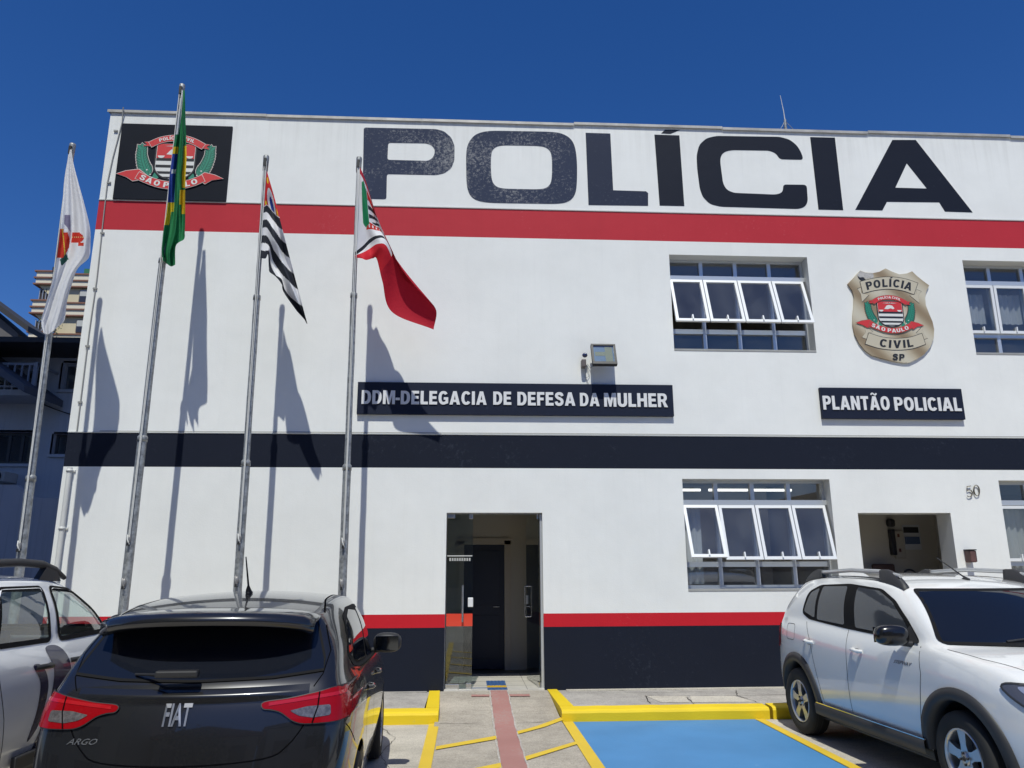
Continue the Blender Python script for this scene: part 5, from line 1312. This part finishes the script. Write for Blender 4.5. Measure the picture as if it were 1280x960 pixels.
def put_words(root,T_,txt,x0,x1,z0,z1,view,m,eps,shear=0.,off=.01,par=None):
    v,f=glyphs(txt,off,2); a=min(p[0] for p in v); b=max(p[0] for p in v); c,d=caph(off); org,dr,fn=VIEWS[view]; out=[]
    for p in v:
        w_=(p[1]-c)/(d-c); u=x0+(p[0]-a)/(b-a)*(x1-x0)+shear*w_; z=z0+w_*(z1-z0)
        h=T_.ray_cast(Vector(fn((u,z)))+org,dr); co=h[0] if h[0] is not None else Vector(fn((u,z)))
        out.append(co-dr*eps)
    n=len(out); back=[q+dr*eps*.9 for q in out]; es={}
    for ff in f:
        for i in range(len(ff)): es[(ff[i],ff[(i+1)%len(ff)])]=1
    F=list(f)+[(e[0],e[1],n+e[1],n+e[0]) for e in es if (e[1],e[0]) not in es]
    mb=MB(); mb.add(out+back,F,m); o=mb.build('lettering',recalc=False); o.parent=par or root; return o

SEAL=mat('window_seal',(.010,.010,.011),.9,0,0,.2); TINT=bpy.data.materials.new('tinted_car_glass')
TINT=mat('tinted_car_glass',(.008,.010,.016),.03,0,0,.6); FILM=mat('film_car_glass',(.055,.06,.07),.06,0,0,.6)
GAP=mat('panel_gap',(.004,.004,.005),1.,0,0,0.)
TLR=mat('red_lamp_lens',(.26,.003,.006),.14,0,.15,.25); TLW=mat('clear_lamp_lens',(.22,.20,.20),.10,.4,1.,var=.5,vscale=45); TLD=mat('dark_red_lamp_lens',(.40,.008,.012),.1,0,1.); CHR=mat('chrome',(.75,.75,.76),.12,1.)

# ------------------------------------------------------------------ dark grey hatchback, seen from behind
def lin(a,b,t): return a+(b-a)*t
def make_low(ys,hw,plan,rowx,rowz,beltz,rear,front,sill=.0):
    low=[]; n=len(ys)
    for j,y in enumerate(ys):
        c=[]
        for r_ in range(5):
            x=hw*rowx[r_]*plan[j]; z=rowz[r_] if r_<4 else beltz[j]
            if r_==3: z=beltz[j]-.10
            yy=y
            if j==0: yy=rear[r_]
            if j==n-1: yy=front[r_]
            c.append((x,yy,z))
        low.append(c)
    return low
PD=mat('graphite_car_paint',(.026,.026,.028),.24,.55,1.)
A_ROT=radians(2.8)
argo=empty('hatchback_car',(-1.45,4.40,0),A_ROT); tag(argo,'dark grey hatchback parked nose to the wall in the left foreground','car')
ys=[0,.22,.62,1.02,1.55,2.10,2.72,3.18,3.62,3.95]
bz=[1.03,1.04,1.035,1.02,1.0,.985,.97,.93,.86,.74]
low=make_low(ys,.862,[.90,.965,.99,1.,1.,1.,1.,.99,.97,.80],[.93,.985,1.,.99,.925],[.24,.44,.68,.9],bz,[.10,.03,.05,.10,.145],[3.80,3.90,3.92,3.88,3.78])
up=[]
for j,(y1,y2,y3,xm,xr,zr) in enumerate([(.20,.34,.45,.70,.60,1.36),(.36,.48,.60,.735,.625,1.40),(.68,.76,.84,.75,.635,1.435),(1.04,1.08,1.12,.755,.64,1.455),(1.55,1.55,1.55,.755,.64,1.46),(2.06,2.0,1.92,.75,.635,1.45),(2.62,2.42,2.15,.735,.60,1.41)]):
    b=bz[j]; up.append([(lin(.79,xm,.6),y1,b+.06),(xm,y2,lin(b,zr,.55)),(xr,y3,zr)])
sp=dict(A=6,low=low,up=up,rb=[.10,.13,.11,.10,.09],rbu=[.09,.08,.05],rcz=[0,0,.035],crown=[0,.045,.05,.055,.055,.055,.05],wsb=[.14,.12,.08],hb=[(.14,.03),(.14,.04),(.12,.05),(.10,.05)],fb=[.06,.09,.10,.10],L=4.0)
bm=car_body(sp); TA=tree_of(bm)
for y in (.64,3.17): cut_arch(bm,y,.31,.345)
def emit_body(bm,m,root):
    me=bpy.data.meshes.new('body'); bm.to_mesh(me); bm.free(); me.materials.append(m); me.polygons.foreach_set('use_smooth',[True]*len(me.polygons)); o=bpy.data.objects.new('body',me); COL.objects.link(o); o.parent=root; return o
ab=emit_body(bm,PD,argo)
for y in (.64,3.17): wheel_well(argo,y,.31,.345)
ARIM=mat('alloy_rim',(.42,.42,.44),.3,.8)
for s in (1,-1):
    for y in (.64,3.17): wheel(argo,s*.845,y,.30,.19,.20,ARIM)
m=MB(); m.box(-.74,.74,.25,3.75,.18,.30,BLK); o=m.build('underbody'); o.parent=argo
# rear screen, spoiler, lamps
gp=[(-.66,1.105),(-.40,1.078),(0,1.068),(.40,1.078),(.66,1.105),(.655,1.16),(.60,1.30),(.575,1.36),(-.575,1.36),(-.60,1.30),(-.655,1.16)]
decal(TA,[gp],'B',.006,TINT,'rear_window',argo)
decal(TA,strip(gp,.012,True),'B',.0065,SEAL,'rear_window_seal',argo,.05)
m=MB(); n=18; V=[]
for i in range(n+1):
    u=-1+2*i/n; x=.592*u; e=1-abs(u)**2.6
    y_t=.34-.03*e; zt=1.372+.050*e**.7
    V+=[(x,.56,zt+.012),(x*1.0,.30-.06*e,zt+.008),(x*1.0,.17-.07*e+.10*(1-e),zt-.010),(x*.99,.150-.07*e+.10*(1-e),zt-.062),(x*.96,.27-.03*e,zt-.078),(x*.94,.46,zt-.060)]
F=[]
for i in range(n):
    for k in range(5): F.append((i*6+k,(i+1)*6+k,(i+1)*6+k+1,i*6+k+1))
F.append(tuple(range(6))); F.append(tuple(n*6+k for k in range(6)))
m.add(V,F,PD,True); o=m.build('roof_spoiler'); o.parent=argo
# roof rear seams
decal(TA,strip([(-.60,.60),(-.55,1.0),(-.53,1.6),(-.54,2.1)],.012)+strip([(.60,.60),(.55,1.0),(.53,1.6),(.54,2.1)],.012),'T',.0012,GAP,'roof_channel',argo,.06)
def sx(poly,s): return [(x*s,z) for x,z in poly]
for s in (1,-1):
    lens=[(.375,.935),(.375,.962),(.50,.975),(.64,.998),(.76,1.020),(.825,.985),(.83,.93),(.80,.866),(.62,.855),(.54,.868),(.47,.912),(.42,.928)]
    lo=decal(TA,[sx(smooth_poly(lens,4),s)],'B',.012,TLR,'tail_light',argo,.03)
    q=decal(TA,[sx(rc([(.51,.918),(.60,.935),(.715,.938),(.72,.888),(.63,.880),(.56,.892)],.012),s)],'B',.0145,TLW,'reversing_lens',argo,.03); q.parent=lo
    q=decal(TA,[sx(b_,s) for b_ in strip([(.40,.952),(.62,.975),(.78,.990)],.016)],'B',.0142,TLD,'lens_rib',argo,.03); q.parent=lo
    q=decal(TA,[sx(b_,s) for b_ in strip([(.655,1.00),(.652,.93),(.63,.856)],.007)],'B',.0150,GAP,'lens_gap',argo,.03); q.parent=lo
    q=decal(TA,[sx(b_,s) for b_ in strip(smooth_poly(lens,4),.009,True)],'B',.0105,BLK,'lamp_surround',argo,.04); q.parent=lo
    # lamp corner running onto the flank
    sd_='R' if s>0 else 'L'
    q=decal(TA,[smooth_poly([(.18,1.0),(.24,.995),(.30,.96),(.31,.915),(.24,.87),(.18,.867)],4)],sd_,.010,TLR,'tail_light_corner',argo,.03); q.parent=lo
# tailgate outline, crease, badges
tg=[(-.60,.865),(-.52,.76),(-.40,.70),(0,.68),(.40,.70),(.52,.76),(.60,.865)]
decal(TA,strip(smooth_poly(tg,5,False),.007),'B',.0012,GAP,'tailgate_gap',argo,.05)
for s in (-1,1): decal(TA,strip([(s*.62,1.03),(s*.66,1.09),(s*.68,1.2),(s*.63,1.33)],.006),'B',.0012,GAP,'tailgate_gap',argo,.05)
m=MB(); V=[];n=24
for i in range(n+1):
    x=-.60+1.2*i/n; h=TA.ray_cast(Vector((x,-3,1.0)),Vector((0,1,0))); 
    for dz,e in ((.036,.0005),(.012,.014),(.0,.018),(-.018,.004),(-.04,.0005)):
        hh=TA.ray_cast(Vector((x,-3,1.0+dz-.010*(x/.6)**2*-1)),Vector((0,1,0))); k=1-(abs(x)/.6)**6; V.append((x,hh[0].y-e*k-.0004,hh[0].z))
F=[(i*5+k,(i+1)*5+k,(i+1)*5+k+1,i*5+k+1) for i in range(n) for k in range(4)]
m.add(V,F,PD,True); o=m.build('tailgate_crease'); o.parent=argo
BADGE=mat('badge_chrome',(.45,.45,.46),.3,.85)
put_words(argo,TA,'FIAT',-.125,.012,.866,.972,'B',BADGE,.008,.003,.022)
put_words(argo,TA,'ARGO',-.60,-.45,.785,.812,'B',BADGE,.005,.018,.0)
m=MB(); m.tube([(-.33,TA.ray_cast(Vector((-.33,-3,1.10)),Vector((0,1,0)))[0].y-.014,1.108),(-.12,.03,1.115)],.007,BLK,6); m.box(-.19,.03,.0,.055,1.100,1.138,BLK,bev=.010); o=m.build('wiper'); o.parent=argo
m=MB(); m.box(-.26,.26,-.065,-.045,.50,.63,mat('plate_plain',(.6,.6,.6),.5),bev=.004); m.box(-.70,.70,-.03,.3,.25,.42,BLK,bev=.03); o=m.build('rear_bumper_trim'); o.parent=argo
m=MB(); a=Vector((.03,1.08,1.505)); m.tube([a,a+Vector((0,-.02,.02)),a+Vector((0,-.035,.05)),a+Vector((-.002,-.16,.235))],[.024,.018,.007,.004],BLK,8); m.blob(a+Vector((0,.01,0)),(.022,.045,.02),BLK,1); o=m.build('roof_aerial'); o.parent=argo
# side windows
for s,v in ((1,'R'),(-1,'L')):
    w1=rc([(.78,1.10),(1.02,1.06),(1.60,1.03),(1.60,1.36),(1.20,1.385),(.98,1.35)],.03); w2=rc([(1.69,1.025),(2.56,.99),(2.30,1.26),(2.08,1.36),(1.69,1.375)],.03); w0=rc([(.60,1.16),(.74,1.11),(.92,1.34),(.80,1.30)],.02)
    al=grow(rc([(.56,1.15),(.74,1.07),(1.02,1.03),(1.64,1.0),(2.66,.965),(2.35,1.26),(2.10,1.385),(1.64,1.405),(1.15,1.405),(.86,1.36)],.04),.0)
    decal(TA,[al],v,.003,SEAL,'window_surround',argo,.06)
    for w_ in (w1,w2,w0): decal(TA,[w_],v,.006,TINT,'side_window',argo,.05)
    decal(TA,strip([(.70,1.055),(1.02,1.022),(1.64,.992),(2.66,.958)],.012),v,.009,CHR,'window_trim',argo,.08)
    decal(TA,strip([(1.62,1.01),(1.63,.6),(1.60,.33)],.006)+strip([(2.66,.95),(2.72,.7),(2.70,.34)],.006)+strip([(.86,1.06),(.98,.85),(1.0,.64),(1.08,.45),(1.12,.34)],.006)+strip([(1.12,.34),(2.70,.34)],.006)+strip([(.12,.86),(.38,.70)],.006),v,.0012,GAP,'door_gap',argo,.06)
    for y in (1.22,2.05):
        h=TA.ray_cast(Vector((3*s,y,.88)),Vector((-s,0,0)))[0]; m=MB(); m.tube([h+Vector((0,-.09,.004)),h+Vector((s*.028,-.06,.002)),h+Vector((s*.032,.04,0)),h+Vector((0,.08,0))],.014,PD,8); o=m.build('door_handle'); o.parent=argo
        m=MB(); m.blob(h,(.006,.055,.028),BLK,1); q=m.build('handle_recess'); q.parent=o
    mirror_part(argo,s,2.42,1.06,.765,BLK,.235,.16)
# windscreen and lamps in front (not seen from here)
decal(TA,[rc([(-.70,1.02),(.70,1.02),(.54,1.38),(-.54,1.38)],.04)],'F',.006,TINT,'windscreen',argo,.06)
for s in (1,-1): decal(TA,[sx(rc([(.48,.72),(.74,.76),(.72,.66),(.5,.64)],.02),s)],'F',.01,TLW,'headlight',argo,.05)

# ------------------------------------------------------------------ white crossover hatchback on the right, facing the street
PW=mat('white_car_paint',(.78,.78,.77),.16,0.,1.)
CLAD=mat('grey_cladding',(.030,.030,.033),.55,bump=.05,bscale=200)
sand=empty('white_crossover',(4.26,9.00,0),pi+radians(2.5)); tag(sand,'white crossover hatchback with roof rails parked beside the blue bay','car')
ys=[0,.22,.64,1.05,1.60,2.10,2.95,3.23,3.66,4.0]
bz=[1.12,1.13,1.13,1.11,1.08,1.06,1.05,1.02,.95,.82]
low=make_low(ys,.85,[.88,.955,.99,1.,1.,1.,1.,.99,.95,.78],[.95,.995,1.,.985,.93],[.30,.48,.74,.95],bz,[.06,.0,.04,.08,.13],[3.94,4.02,4.0,3.95,3.86])
up=[]
for j,(y1,y2,y3,xm,xr,zr) in enumerate([(.18,.34,.50,.71,.60,1.49),(.40,.50,.62,.745,.635,1.53),(.78,.82,.88,.76,.65,1.55),(1.08,1.10,1.14,.765,.655,1.56),(1.60,1.60,1.60,.765,.655,1.56),(2.10,2.06,2.02,.76,.65,1.545),(2.86,2.66,2.40,.745,.615,1.50)]):
    b=bz[j]; up.append([(lin(.79,xm,.6),y1,b+.05),(xm,y2,lin(b,zr,.55)),(xr,y3,zr)])
sp=dict(A=6,low=low,up=up,rb=[.10,.12,.10,.09,.08],rbu=[.08,.07,.05],rcz=[0,0,.035],crown=[0,.045,.05,.055,.055,.05,.045],wsb=[.22,.17,.12],hb=[(.22,.03),(.20,.05),(.16,.06),(.13,.05)],fb=[.08,.12,.14,.14],L=4.07)
bm=car_body(sp); TS=tree_of(bm)
for y in (.64,3.18): cut_arch(bm,y,.335,.39)
emit_body(bm,PW,sand)
for y in (.64,3.18): wheel_well(sand,y,.335,.385); arch_ring(TS,sand,y,.335,.382,.465,CLAD,out=.022,body_x=.83,a0=-.08,a1=pi-.10 if y<1 else pi+.08)
SRIM=mat('silver_alloy',(.50,.51,.53),.3,.75)
for s in (1,-1):
    for y in (.64,3.18): wheel(sand,s*.845,y,.322,.20,.205,SRIM)
for s,v in ((1,'R'),(-1,'L')):
    m=MB(); V=[];n=20
    for i in range(n+1):
        y=1.04+1.74*i/n
        for z,dx in ((.375,.004),(.36,.026),(.27,.018),(.24,-.05)): V.append((s*(.845+dx),y,z-.0))
    F=[(i*4+k,(i+1)*4+k,(i+1)*4+k+1,i*4+k+1) for i in range(n) for k in range(3)]; m.add(V,F,CLAD,True); o=m.build('side_skirt'); o.parent=sand
    m=MB(); m.box(s*.862,s*.866,1.06,2.78,.371,.377,CHR); q=m.build('skirt_trim'); q.parent=o
    al=rc([(.74,1.20),(.90,1.145),(1.60,1.105),(2.74,1.065),(2.56,1.24),(2.36,1.38),(2.12,1.475),(1.60,1.51),(1.05,1.49),(.84,1.42)],.05)
    decal(TS,[al],v,.003,SEAL,'window_surround',sand,.06)
    for w_ in ([(1.07,1.155),(1.60,1.135),(1.58,1.485),(1.12,1.475)],[(1.79,1.125),(2.64,1.10),(2.50,1.24),(2.32,1.37),(2.10,1.455),(1.75,1.48)],[(.79,1.22),(1.02,1.165),(1.06,1.46),(.90,1.41)]): decal(TS,[rc(w_,.03)],v,.006,FILM,'side_window',sand,.05)
    decal(TS,strip([(1.68,1.10),(1.69,.8),(1.68,.38)],.006)+strip([(2.76,1.05),(2.80,.85),(2.76,.62),(2.70,.38)],.006)+strip([(.86,1.12),(.98,.95),(1.05,.75),(1.12,.55),(1.16,.38)],.006),v,.0012,GAP,'door_gap',sand,.06)
    if s>0: decal(TS,strip(rc([(.42,.92),(.62,.92),(.62,1.08),(.42,1.08)],.04),.005,True),v,.0012,GAP,'fuel_flap_gap',sand,.06)
    for y in (.97,1.88):
        h=TS.ray_cast(Vector((3*s,y,.935)),Vector((-s,0,0)))[0]; m=MB(); m.tube([h+Vector((0,-.085,.004)),h+Vector((s*.03,-.05,.004)),h+Vector((s*.034,.04,.0)),h+Vector((0,.085,-.004))],.016,PW,8); o=m.build('door_handle'); o.parent=sand
        m=MB(); m.blob(h+Vector((0,0,-.01)),(.004,.055,.032),mat('painted_recess_shade',(.25,.25,.26),.5),1); q=m.build('handle_recess'); q.parent=o  # grey blob on the panel, with the recess shade put into its colour
    mirror_part(sand,s,2.62,1.125,.80,mat('gloss_black',(.008,.008,.009),.22,0,.4),.27,.165)
    decal(TS,[rc([(2.50,1.07),(2.74,1.06),(2.60,1.20)],.02)],v,.012,BLK,'mirror_base',sand,.06)
    # roof rail: two dark feet and a silver bar
    m=MB(); pts=[(s*.60,.70,1.575),(s*.60,.90,1.612),(s*.60,1.5,1.635),(s*.60,2.0,1.622),(s*.60,2.3,1.585)]
    m.tube(smooth3(pts) if False else pts,[.018,.020,.020,.020,.018],mat('rail_silver',(.62,.63,.64),.3,.7),10); rr=m.build('roof_rail'); rr.parent=sand
    for (ya,yb,sg) in ((.58,.94,1),(2.38,2.02,-1)):
        m=MB(); V=[];n=10
        for i in range(n+1):
            t=i/n; y=ya+(yb-ya)*t; h=TS.ray_cast(Vector((s*.60,y,3)),Vector((0,0,-1)))[0].z; top=h+.008+(1.634-h)*min(1,t*1.5)**.85
            V+=[(s*.565,y,h-.01),(s*.575,y,top-.008),(s*.60,y,top),(s*.625,y,top-.008),(s*.635,y,h-.01)]
        F=[(i*5+k,(i+1)*5+k,(i+1)*5+k+1,i*5+k+1) for i in range(n) for k in range(4)]+[tuple(range(5)),tuple(n*5+k for k in range(5))]
        m.add(V,F,CLAD,True); o=m.build('rail_foot'); o.parent=rr
    # rail base strip
    decal(TS,strip([(s*.60,.6),(s*.60,2.3)],.05),'T',.012,CLAD,'rail_base',sand,.1).parent=rr
    # head light and tail light
    hl=smooth_poly([(3.60,.865),(3.70,.89),(3.98,.85),(4.04,.70),(3.88,.72),(3.74,.77)],4)
    hp=decal(TS,[hl],v,.010,mat('smoked_lamp_lens',(.10,.10,.115),.08,.2,1.),'headlight',sand,.04)
    q=decal(TS,strip(hl,.012,True),v,.0125,CLAD,'headlight_rim',sand,.05); q.parent=hp
    q=decal(TS,[smooth_poly([(3.70,.872),(3.84,.862),(3.88,.80),(3.78,.815)],4)],v,.0125,mat('bright_lamp_bowl',(.55,.56,.62),.15,.6,1),'lamp_bowl',sand,.05); q.parent=hp
    tl_=decal(TS,[rc([(.04,.80),(.22,.84),(.20,1.04),(.04,1.10)],.03)],v,.010,TLR,'tail_light',sand,.04)
    q=decal(TS,[sx(rc([(.52,.80),(.78,.84),(.74,1.06),(.60,1.08)],.03),s)],'B',.010,TLR,'tail_light_face',sand,.04); q.parent=tl_
WS=[(-.71,1.085),(.71,1.085),(.695,1.14),(.575,1.47),(-.575,1.47),(-.695,1.14)]
decal(TS,[rc(WS,.03)],'F',.006,TINT,'windscreen',sand,.05); decal(TS,strip(rc(WS,.03),.02,True),'F',.0065,SEAL,'windscreen_seal',sand,.06)
m=MB()
for (x0,x1,zz) in ((.30,-.30,1.13),(-.10,-.62,1.12)):
    p0=TS.ray_cast(Vector((x0,9,1.105)),Vector((0,-1,0)))[0]+Vector((0,.025,.0)); p1=TS.ray_cast(Vector((x1,9,zz)),Vector((0,-1,0)))[0]+Vector((0,.025,.01)); m.tube([p0,p0.lerp(p1,.3)+Vector((0,.01,.008)),p1],[.012,.010,.006],BLK,6)
o=m.build('wiper'); o.parent=sand
decal(TS,[rc([(-.62,1.37),(-.10,1.40),(-.1,1.33),(-.60,1.31)],.01)][:0] or strip([(-.74,3.02),(-.70,3.35),(-.60,3.68),(-.52,3.86)],.006)+strip([(.74,3.02),(.70,3.35),(.60,3.68),(.52,3.86)],.006),'T',.0012,GAP,'bonnet_gap',sand,.06)
m=MB(); a=Vector((.0,2.30,TS.ray_cast(Vector((0,2.30,3)),Vector((0,0,-1)))[0].z)); m.blob(a,(.024,.05,.018),BLK,1); m.tube([a+Vector((0,.01,.01)),a+Vector((.0,-.04,.03)),a+Vector((.0,-.36,.19))],[.011,.007,.004],BLK,7); o=m.build('roof_aerial'); o.parent=sand
put_words(sand,TS,'STEPWAY',2.44,2.67,.892,.918,'R',mat('grey_badge',(.20,.20,.21),.4,.5),.003,.02,.0)
decal(TS,[rc([(-.60,1.12),(.60,1.12),(.52,1.44),(-.52,1.44)],.05)],'B',.006,TINT,'rear_window',sand,.06)
m=MB(); m.box(-.74,.74,3.9,4.16,.28,.42,CLAD,bev=.04); m.box(-.5,.5,4.10,4.17,.50,.62,BLK,bev=.02); o=m.build('front_grille'); o.parent=sand
m=MB(); m.box(-.74,.74,.25,3.75,.20,.33,BLK); o=m.build('underbody'); o.parent=sand

# ------------------------------------------------------------------ white police wagon at the left edge, nose to the wall
PS2=mat('pearl_white_paint',(.88,.88,.87),.18,0.,1.)
dus=empty('white_patrol_car',(-3.92,4.55,0),radians(0.5)); tag(dus,'white patrol car with navy swoosh on its doors at the left edge of the photo','car')
ys=[0,.22,.80,1.22,1.80,2.15,2.85,3.49,3.95,4.25]
bz=[1.12,1.13,1.13,1.12,1.11,1.11,1.12,1.10,1.06,.95]
low=make_low(ys,.90,[.90,.96,.99,1.,1.,1.,1.,.99,.96,.82],[.95,.995,1.,.99,.935],[.34,.52,.78,.98],bz,[.06,.0,.03,.06,.10],[4.18,4.28,4.28,4.24,4.14])
up=[]
for j,(y1,y2,y3,xm,xr,zr) in enumerate([(.14,.30,.44,.76,.66,1.54),(.36,.46,.58,.79,.69,1.58),(.86,.90,.94,.80,.70,1.60),(1.24,1.25,1.27,.805,.705,1.60),(1.78,1.74,1.70,.805,.70,1.595),(2.12,2.02,1.92,.80,.69,1.58),(2.74,2.50,2.20,.785,.655,1.53)]):
    b=bz[j]; up.append([(lin(.84,xm,.6),y1,b+.05),(xm,y2,lin(b,zr,.55)),(xr,y3,zr)])
sp=dict(A=6,low=low,up=up,rb=[.08,.10,.08,.07,.06],rbu=[.06,.05,.05],rcz=[0,0,.03],crown=[0,.04,.045,.05,.05,.045,.04],wsb=[.20,.16,.10],hb=[(.20,.03),(.18,.05),(.14,.06),(.10,.05)],fb=[.08,.10,.12,.12],L=4.3)
bm=car_body(sp); TD=tree_of(bm)
wr=rc([(.98,1.165),(1.66,1.155),(1.62,1.53),(1.06,1.53)],.045); wf=rc([(1.80,1.15),(2.66,1.155),(2.46,1.33),(2.16,1.50),(1.74,1.53)],.045); wq=rc([(.40,1.20),(.86,1.17),(.92,1.50),(.62,1.48)],.04)
wsd=rc([(-.74,1.17),(.74,1.17),(.60,1.50),(-.60,1.50)],.05); wrr=rc([(-.62,1.18),(.62,1.18),(.54,1.50),(-.54,1.50)],.05)
for w_ in (wr,wf,wq): cut_side(bm,w_)
cut_front(bm,wsd,lambda c:c.y>1.8); cut_front(bm,wrr,lambda c:c.y<.6)
for y in (.62,3.49): cut_arch(bm,y,.35,.39)
emit_body(bm,PS2,dus)
DIN=mat('grey_headlining',(.22,.22,.22),.9); SEATM=mat('grey_car_seat',(.07,.07,.075),.9)
for y in (.62,3.49): wheel_well(dus,y,.35,.39); arch_ring(TD,dus,y,.35,.385,.47,CLAD,out=.022,body_x=.88,a0=-.05,a1=pi+.05)
for s in (1,-1):
    for y in (.62,3.49): wheel(dus,s*.895,y,.34,.21,.205,SRIM)
for s,v in ((1,'R'),(-1,'L')):
    for w_ in (wr,wf,wq):
        decal(TD,[w_],v,.001,CARGL,'side_window',dus,.06); decal(TD,strip(w_,.035,True),v,.004,SEAL,'window_seal',dus,.08)
    decal(TD,strip([(1.70,1.11),(1.72,.8),(1.70,.42)],.007)+strip([(2.78,1.12),(2.90,.9),(2.84,.42)],.007)+strip([(.90,1.12),(.98,.9),(1.06,.7),(1.12,.42)],.007),v,.0012,GAP,'door_gap',dus,.06)
    sw=smooth_poly([(1.56,1.10),(1.74,1.105),(1.87,1.0),(1.90,.86),(1.80,.68),(1.60,.46),(1.50,.42),(1.58,.62),(1.64,.80),(1.64,.95)],5)
    decal(TD,[sw],v,.0022,mat('navy_livery_film',(.022,.022,.07),.25,0,.6),'livery_swoosh',dus,.05)
    decal(TD,[smooth_poly([(1.36,1.00),(1.48,.99),(1.58,.84),(1.52,.60),(1.40,.50),(1.46,.70),(1.46,.88)],5)],v,.0022,MATS['navy_livery_film'],'livery_swoosh',dus,.05)
    for y in (1.50,2.26-.26):
        h=TD.ray_cast(Vector((3*s,y+.0,.985)),Vector((-s,0,0)))[0]; m=MB(); m.tube([h+Vector((0,-.10,.0)),h+Vector((s*.034,-.06,.004)),h+Vector((s*.038,.05,.0)),h+Vector((0,.09,0))],.019,BLK,8); o=m.build('door_handle'); o.parent=dus
    mirror_part(dus,s,2.52,1.20,.86,BLK,.27,.19)
    m=MB(); pts=[(s*.66,.50,1.60),(s*.66,.62,1.655),(s*.66,.9,1.70),(s*.66,1.4,1.715),(s*.66,1.72,1.705),(s*.66,1.92,1.665),(s*.66,2.10,1.60)]
    m.tube(pts,[.02,.028,.030,.030,.030,.028,.018],CLAD,10); rr=m.build('roof_rail'); rr.parent=dus
    for y in (.62,1.80):
        m=MB(); m.prism([[(y-.14,1.585),(y+.20,1.575),(y+.10,1.68),(y-.04,1.69)]],lambda p,d:Vector((s*(.64)+d*s,p[0],p[1])),.045,CLAD); o=m.build('rail_foot'); o.parent=rr
    m=MB(); m.box(s*.885,s*.925,1.22,2.98,.34,.44,CLAD,bev=.012); o=m.build('side_skirt'); o.parent=dus
    decal(TD,[rc([(.04,.84),(.2,.86),(.18,1.10),(.04,1.12)],.03)],v,.01,TLR,'tail_light',dus,.05); decal(TD,[rc([(3.95,.86),(4.2,.84),(4.2,.98),(3.9,1.0)],.03)],v,.01,TLW,'headlight',dus,.05)
decal(TD,[wsd],'F',.001,CARGL,'windscreen',dus,.06); decal(TD,strip(wsd,.04,True),'F',.004,SEAL,'windscreen_seal',dus,.08)
decal(TD,[wrr],'B',.001,TINT,'rear_window',dus,.06); decal(TD,strip(wrr,.03,True),'B',.004,SEAL,'rear_window_seal',dus,.08)
for i,(x,y) in enumerate(((-.38,1.55),(.38,1.55),(-.38,.75),(.38,.75))):
    m=MB(); m.box(x-.25,x+.25,y-.05,y+.48,.55,.72,SEATM,bev=.05); m.box(x-.24,x+.24,y-.16,y+.0,.68,1.24,SEATM,bev=.05); m.box(x-.13,x+.13,y-.15,y-.05,1.27,1.42,SEATM,bev=.03); m.tube([(x-.06,y-.1,1.2),(x-.06,y-.1,1.3)],.007,STEEL,6); m.tube([(x+.06,y-.1,1.2),(x+.06,y-.1,1.3)],.007,STEEL,6); o=m.build('seat'); o.parent=dus
m=MB(); m.box(-.80,.80,2.45,2.95,.80,1.10,SEATM,bev=.06); o=m.build('dashboard'); o.parent=dus
m=MB(); c=Vector((-.38,2.25,1.06)); Ms=Matrix.Rotation(radians(-25),3,'X'); m.tube([c+Ms@Vector((.19*cos(a),0,.19*sin(a))) for a in [2*pi*i/24 for i in range(25)]],.015,BLK,8,cap=False); m.box(c.x-.07,c.x+.07,c.y-.01,c.y+.03,c.z-.06,c.z+.06,BLK,bev=.015); m.tube([c+Vector((-.18,0,0)),c+Vector((.18,0,0))],.013,BLK,6); o=m.build('steering_wheel'); o.parent=dus
m=MB(); m.box(-.82,.82,.2,3.9,.26,.50,BLK); o=m.build('underbody'); o.parent=dus
# ================================================================== LIGHT
EL,AZ=60.,5.0          # sun height; it stands behind the viewer, slightly to the left
sd=Vector((-sin(radians(AZ))*cos(radians(EL)),-cos(radians(AZ))*cos(radians(EL)),sin(radians(EL))))
sl=bpy.data.lights.new('sun','SUN'); sl.energy=SUN; sl.angle=radians(.53); sl.color=(.985,.985,.89)
so=bpy.data.objects.new('sun',sl); COL.objects.link(so); so.rotation_euler=sd.to_track_quat('Z','Y').to_euler()
w=bpy.data.worlds.new('World'); scene.world=w; w.use_nodes=True; nt=w.node_tree
bg=nt.nodes['Background']; sk=nt.nodes.new('ShaderNodeTexSky'); sk.sky_type='NISHITA'; sk.sun_disc=False
sk.sun_elevation=radians(EL); sk.sun_rotation=atan2(sd.x,sd.y); sk.altitude=0; sk.air_density=SKY[0]; sk.dust_density=SKY[1]; sk.ozone_density=SKY[2]
hs=nt.nodes.new('ShaderNodeHueSaturation'); hs.inputs['Saturation'].default_value=SAT
mt=nt.nodes.new('ShaderNodeMix'); mt.data_type='RGBA'; mt.blend_type='MULTIPLY'; mt.inputs['Factor'].default_value=1; mt.inputs['B'].default_value=(*TINTC,1)
nt.links.new(sk.outputs['Color'],hs.inputs['Color']); nt.links.new(hs.outputs['Color'],mt.inputs['A']); nt.links.new(mt.outputs['Result'],bg.inputs['Color']); bg.inputs['Strength'].default_value=SKYS
scene.view_settings.view_transform='Standard'; scene.view_settings.look='None'; scene.view_settings.exposure=EXPO; scene.view_settings.gamma=1
scene.cycles.max_bounces=8; scene.cycles.transparent_max_bounces=16
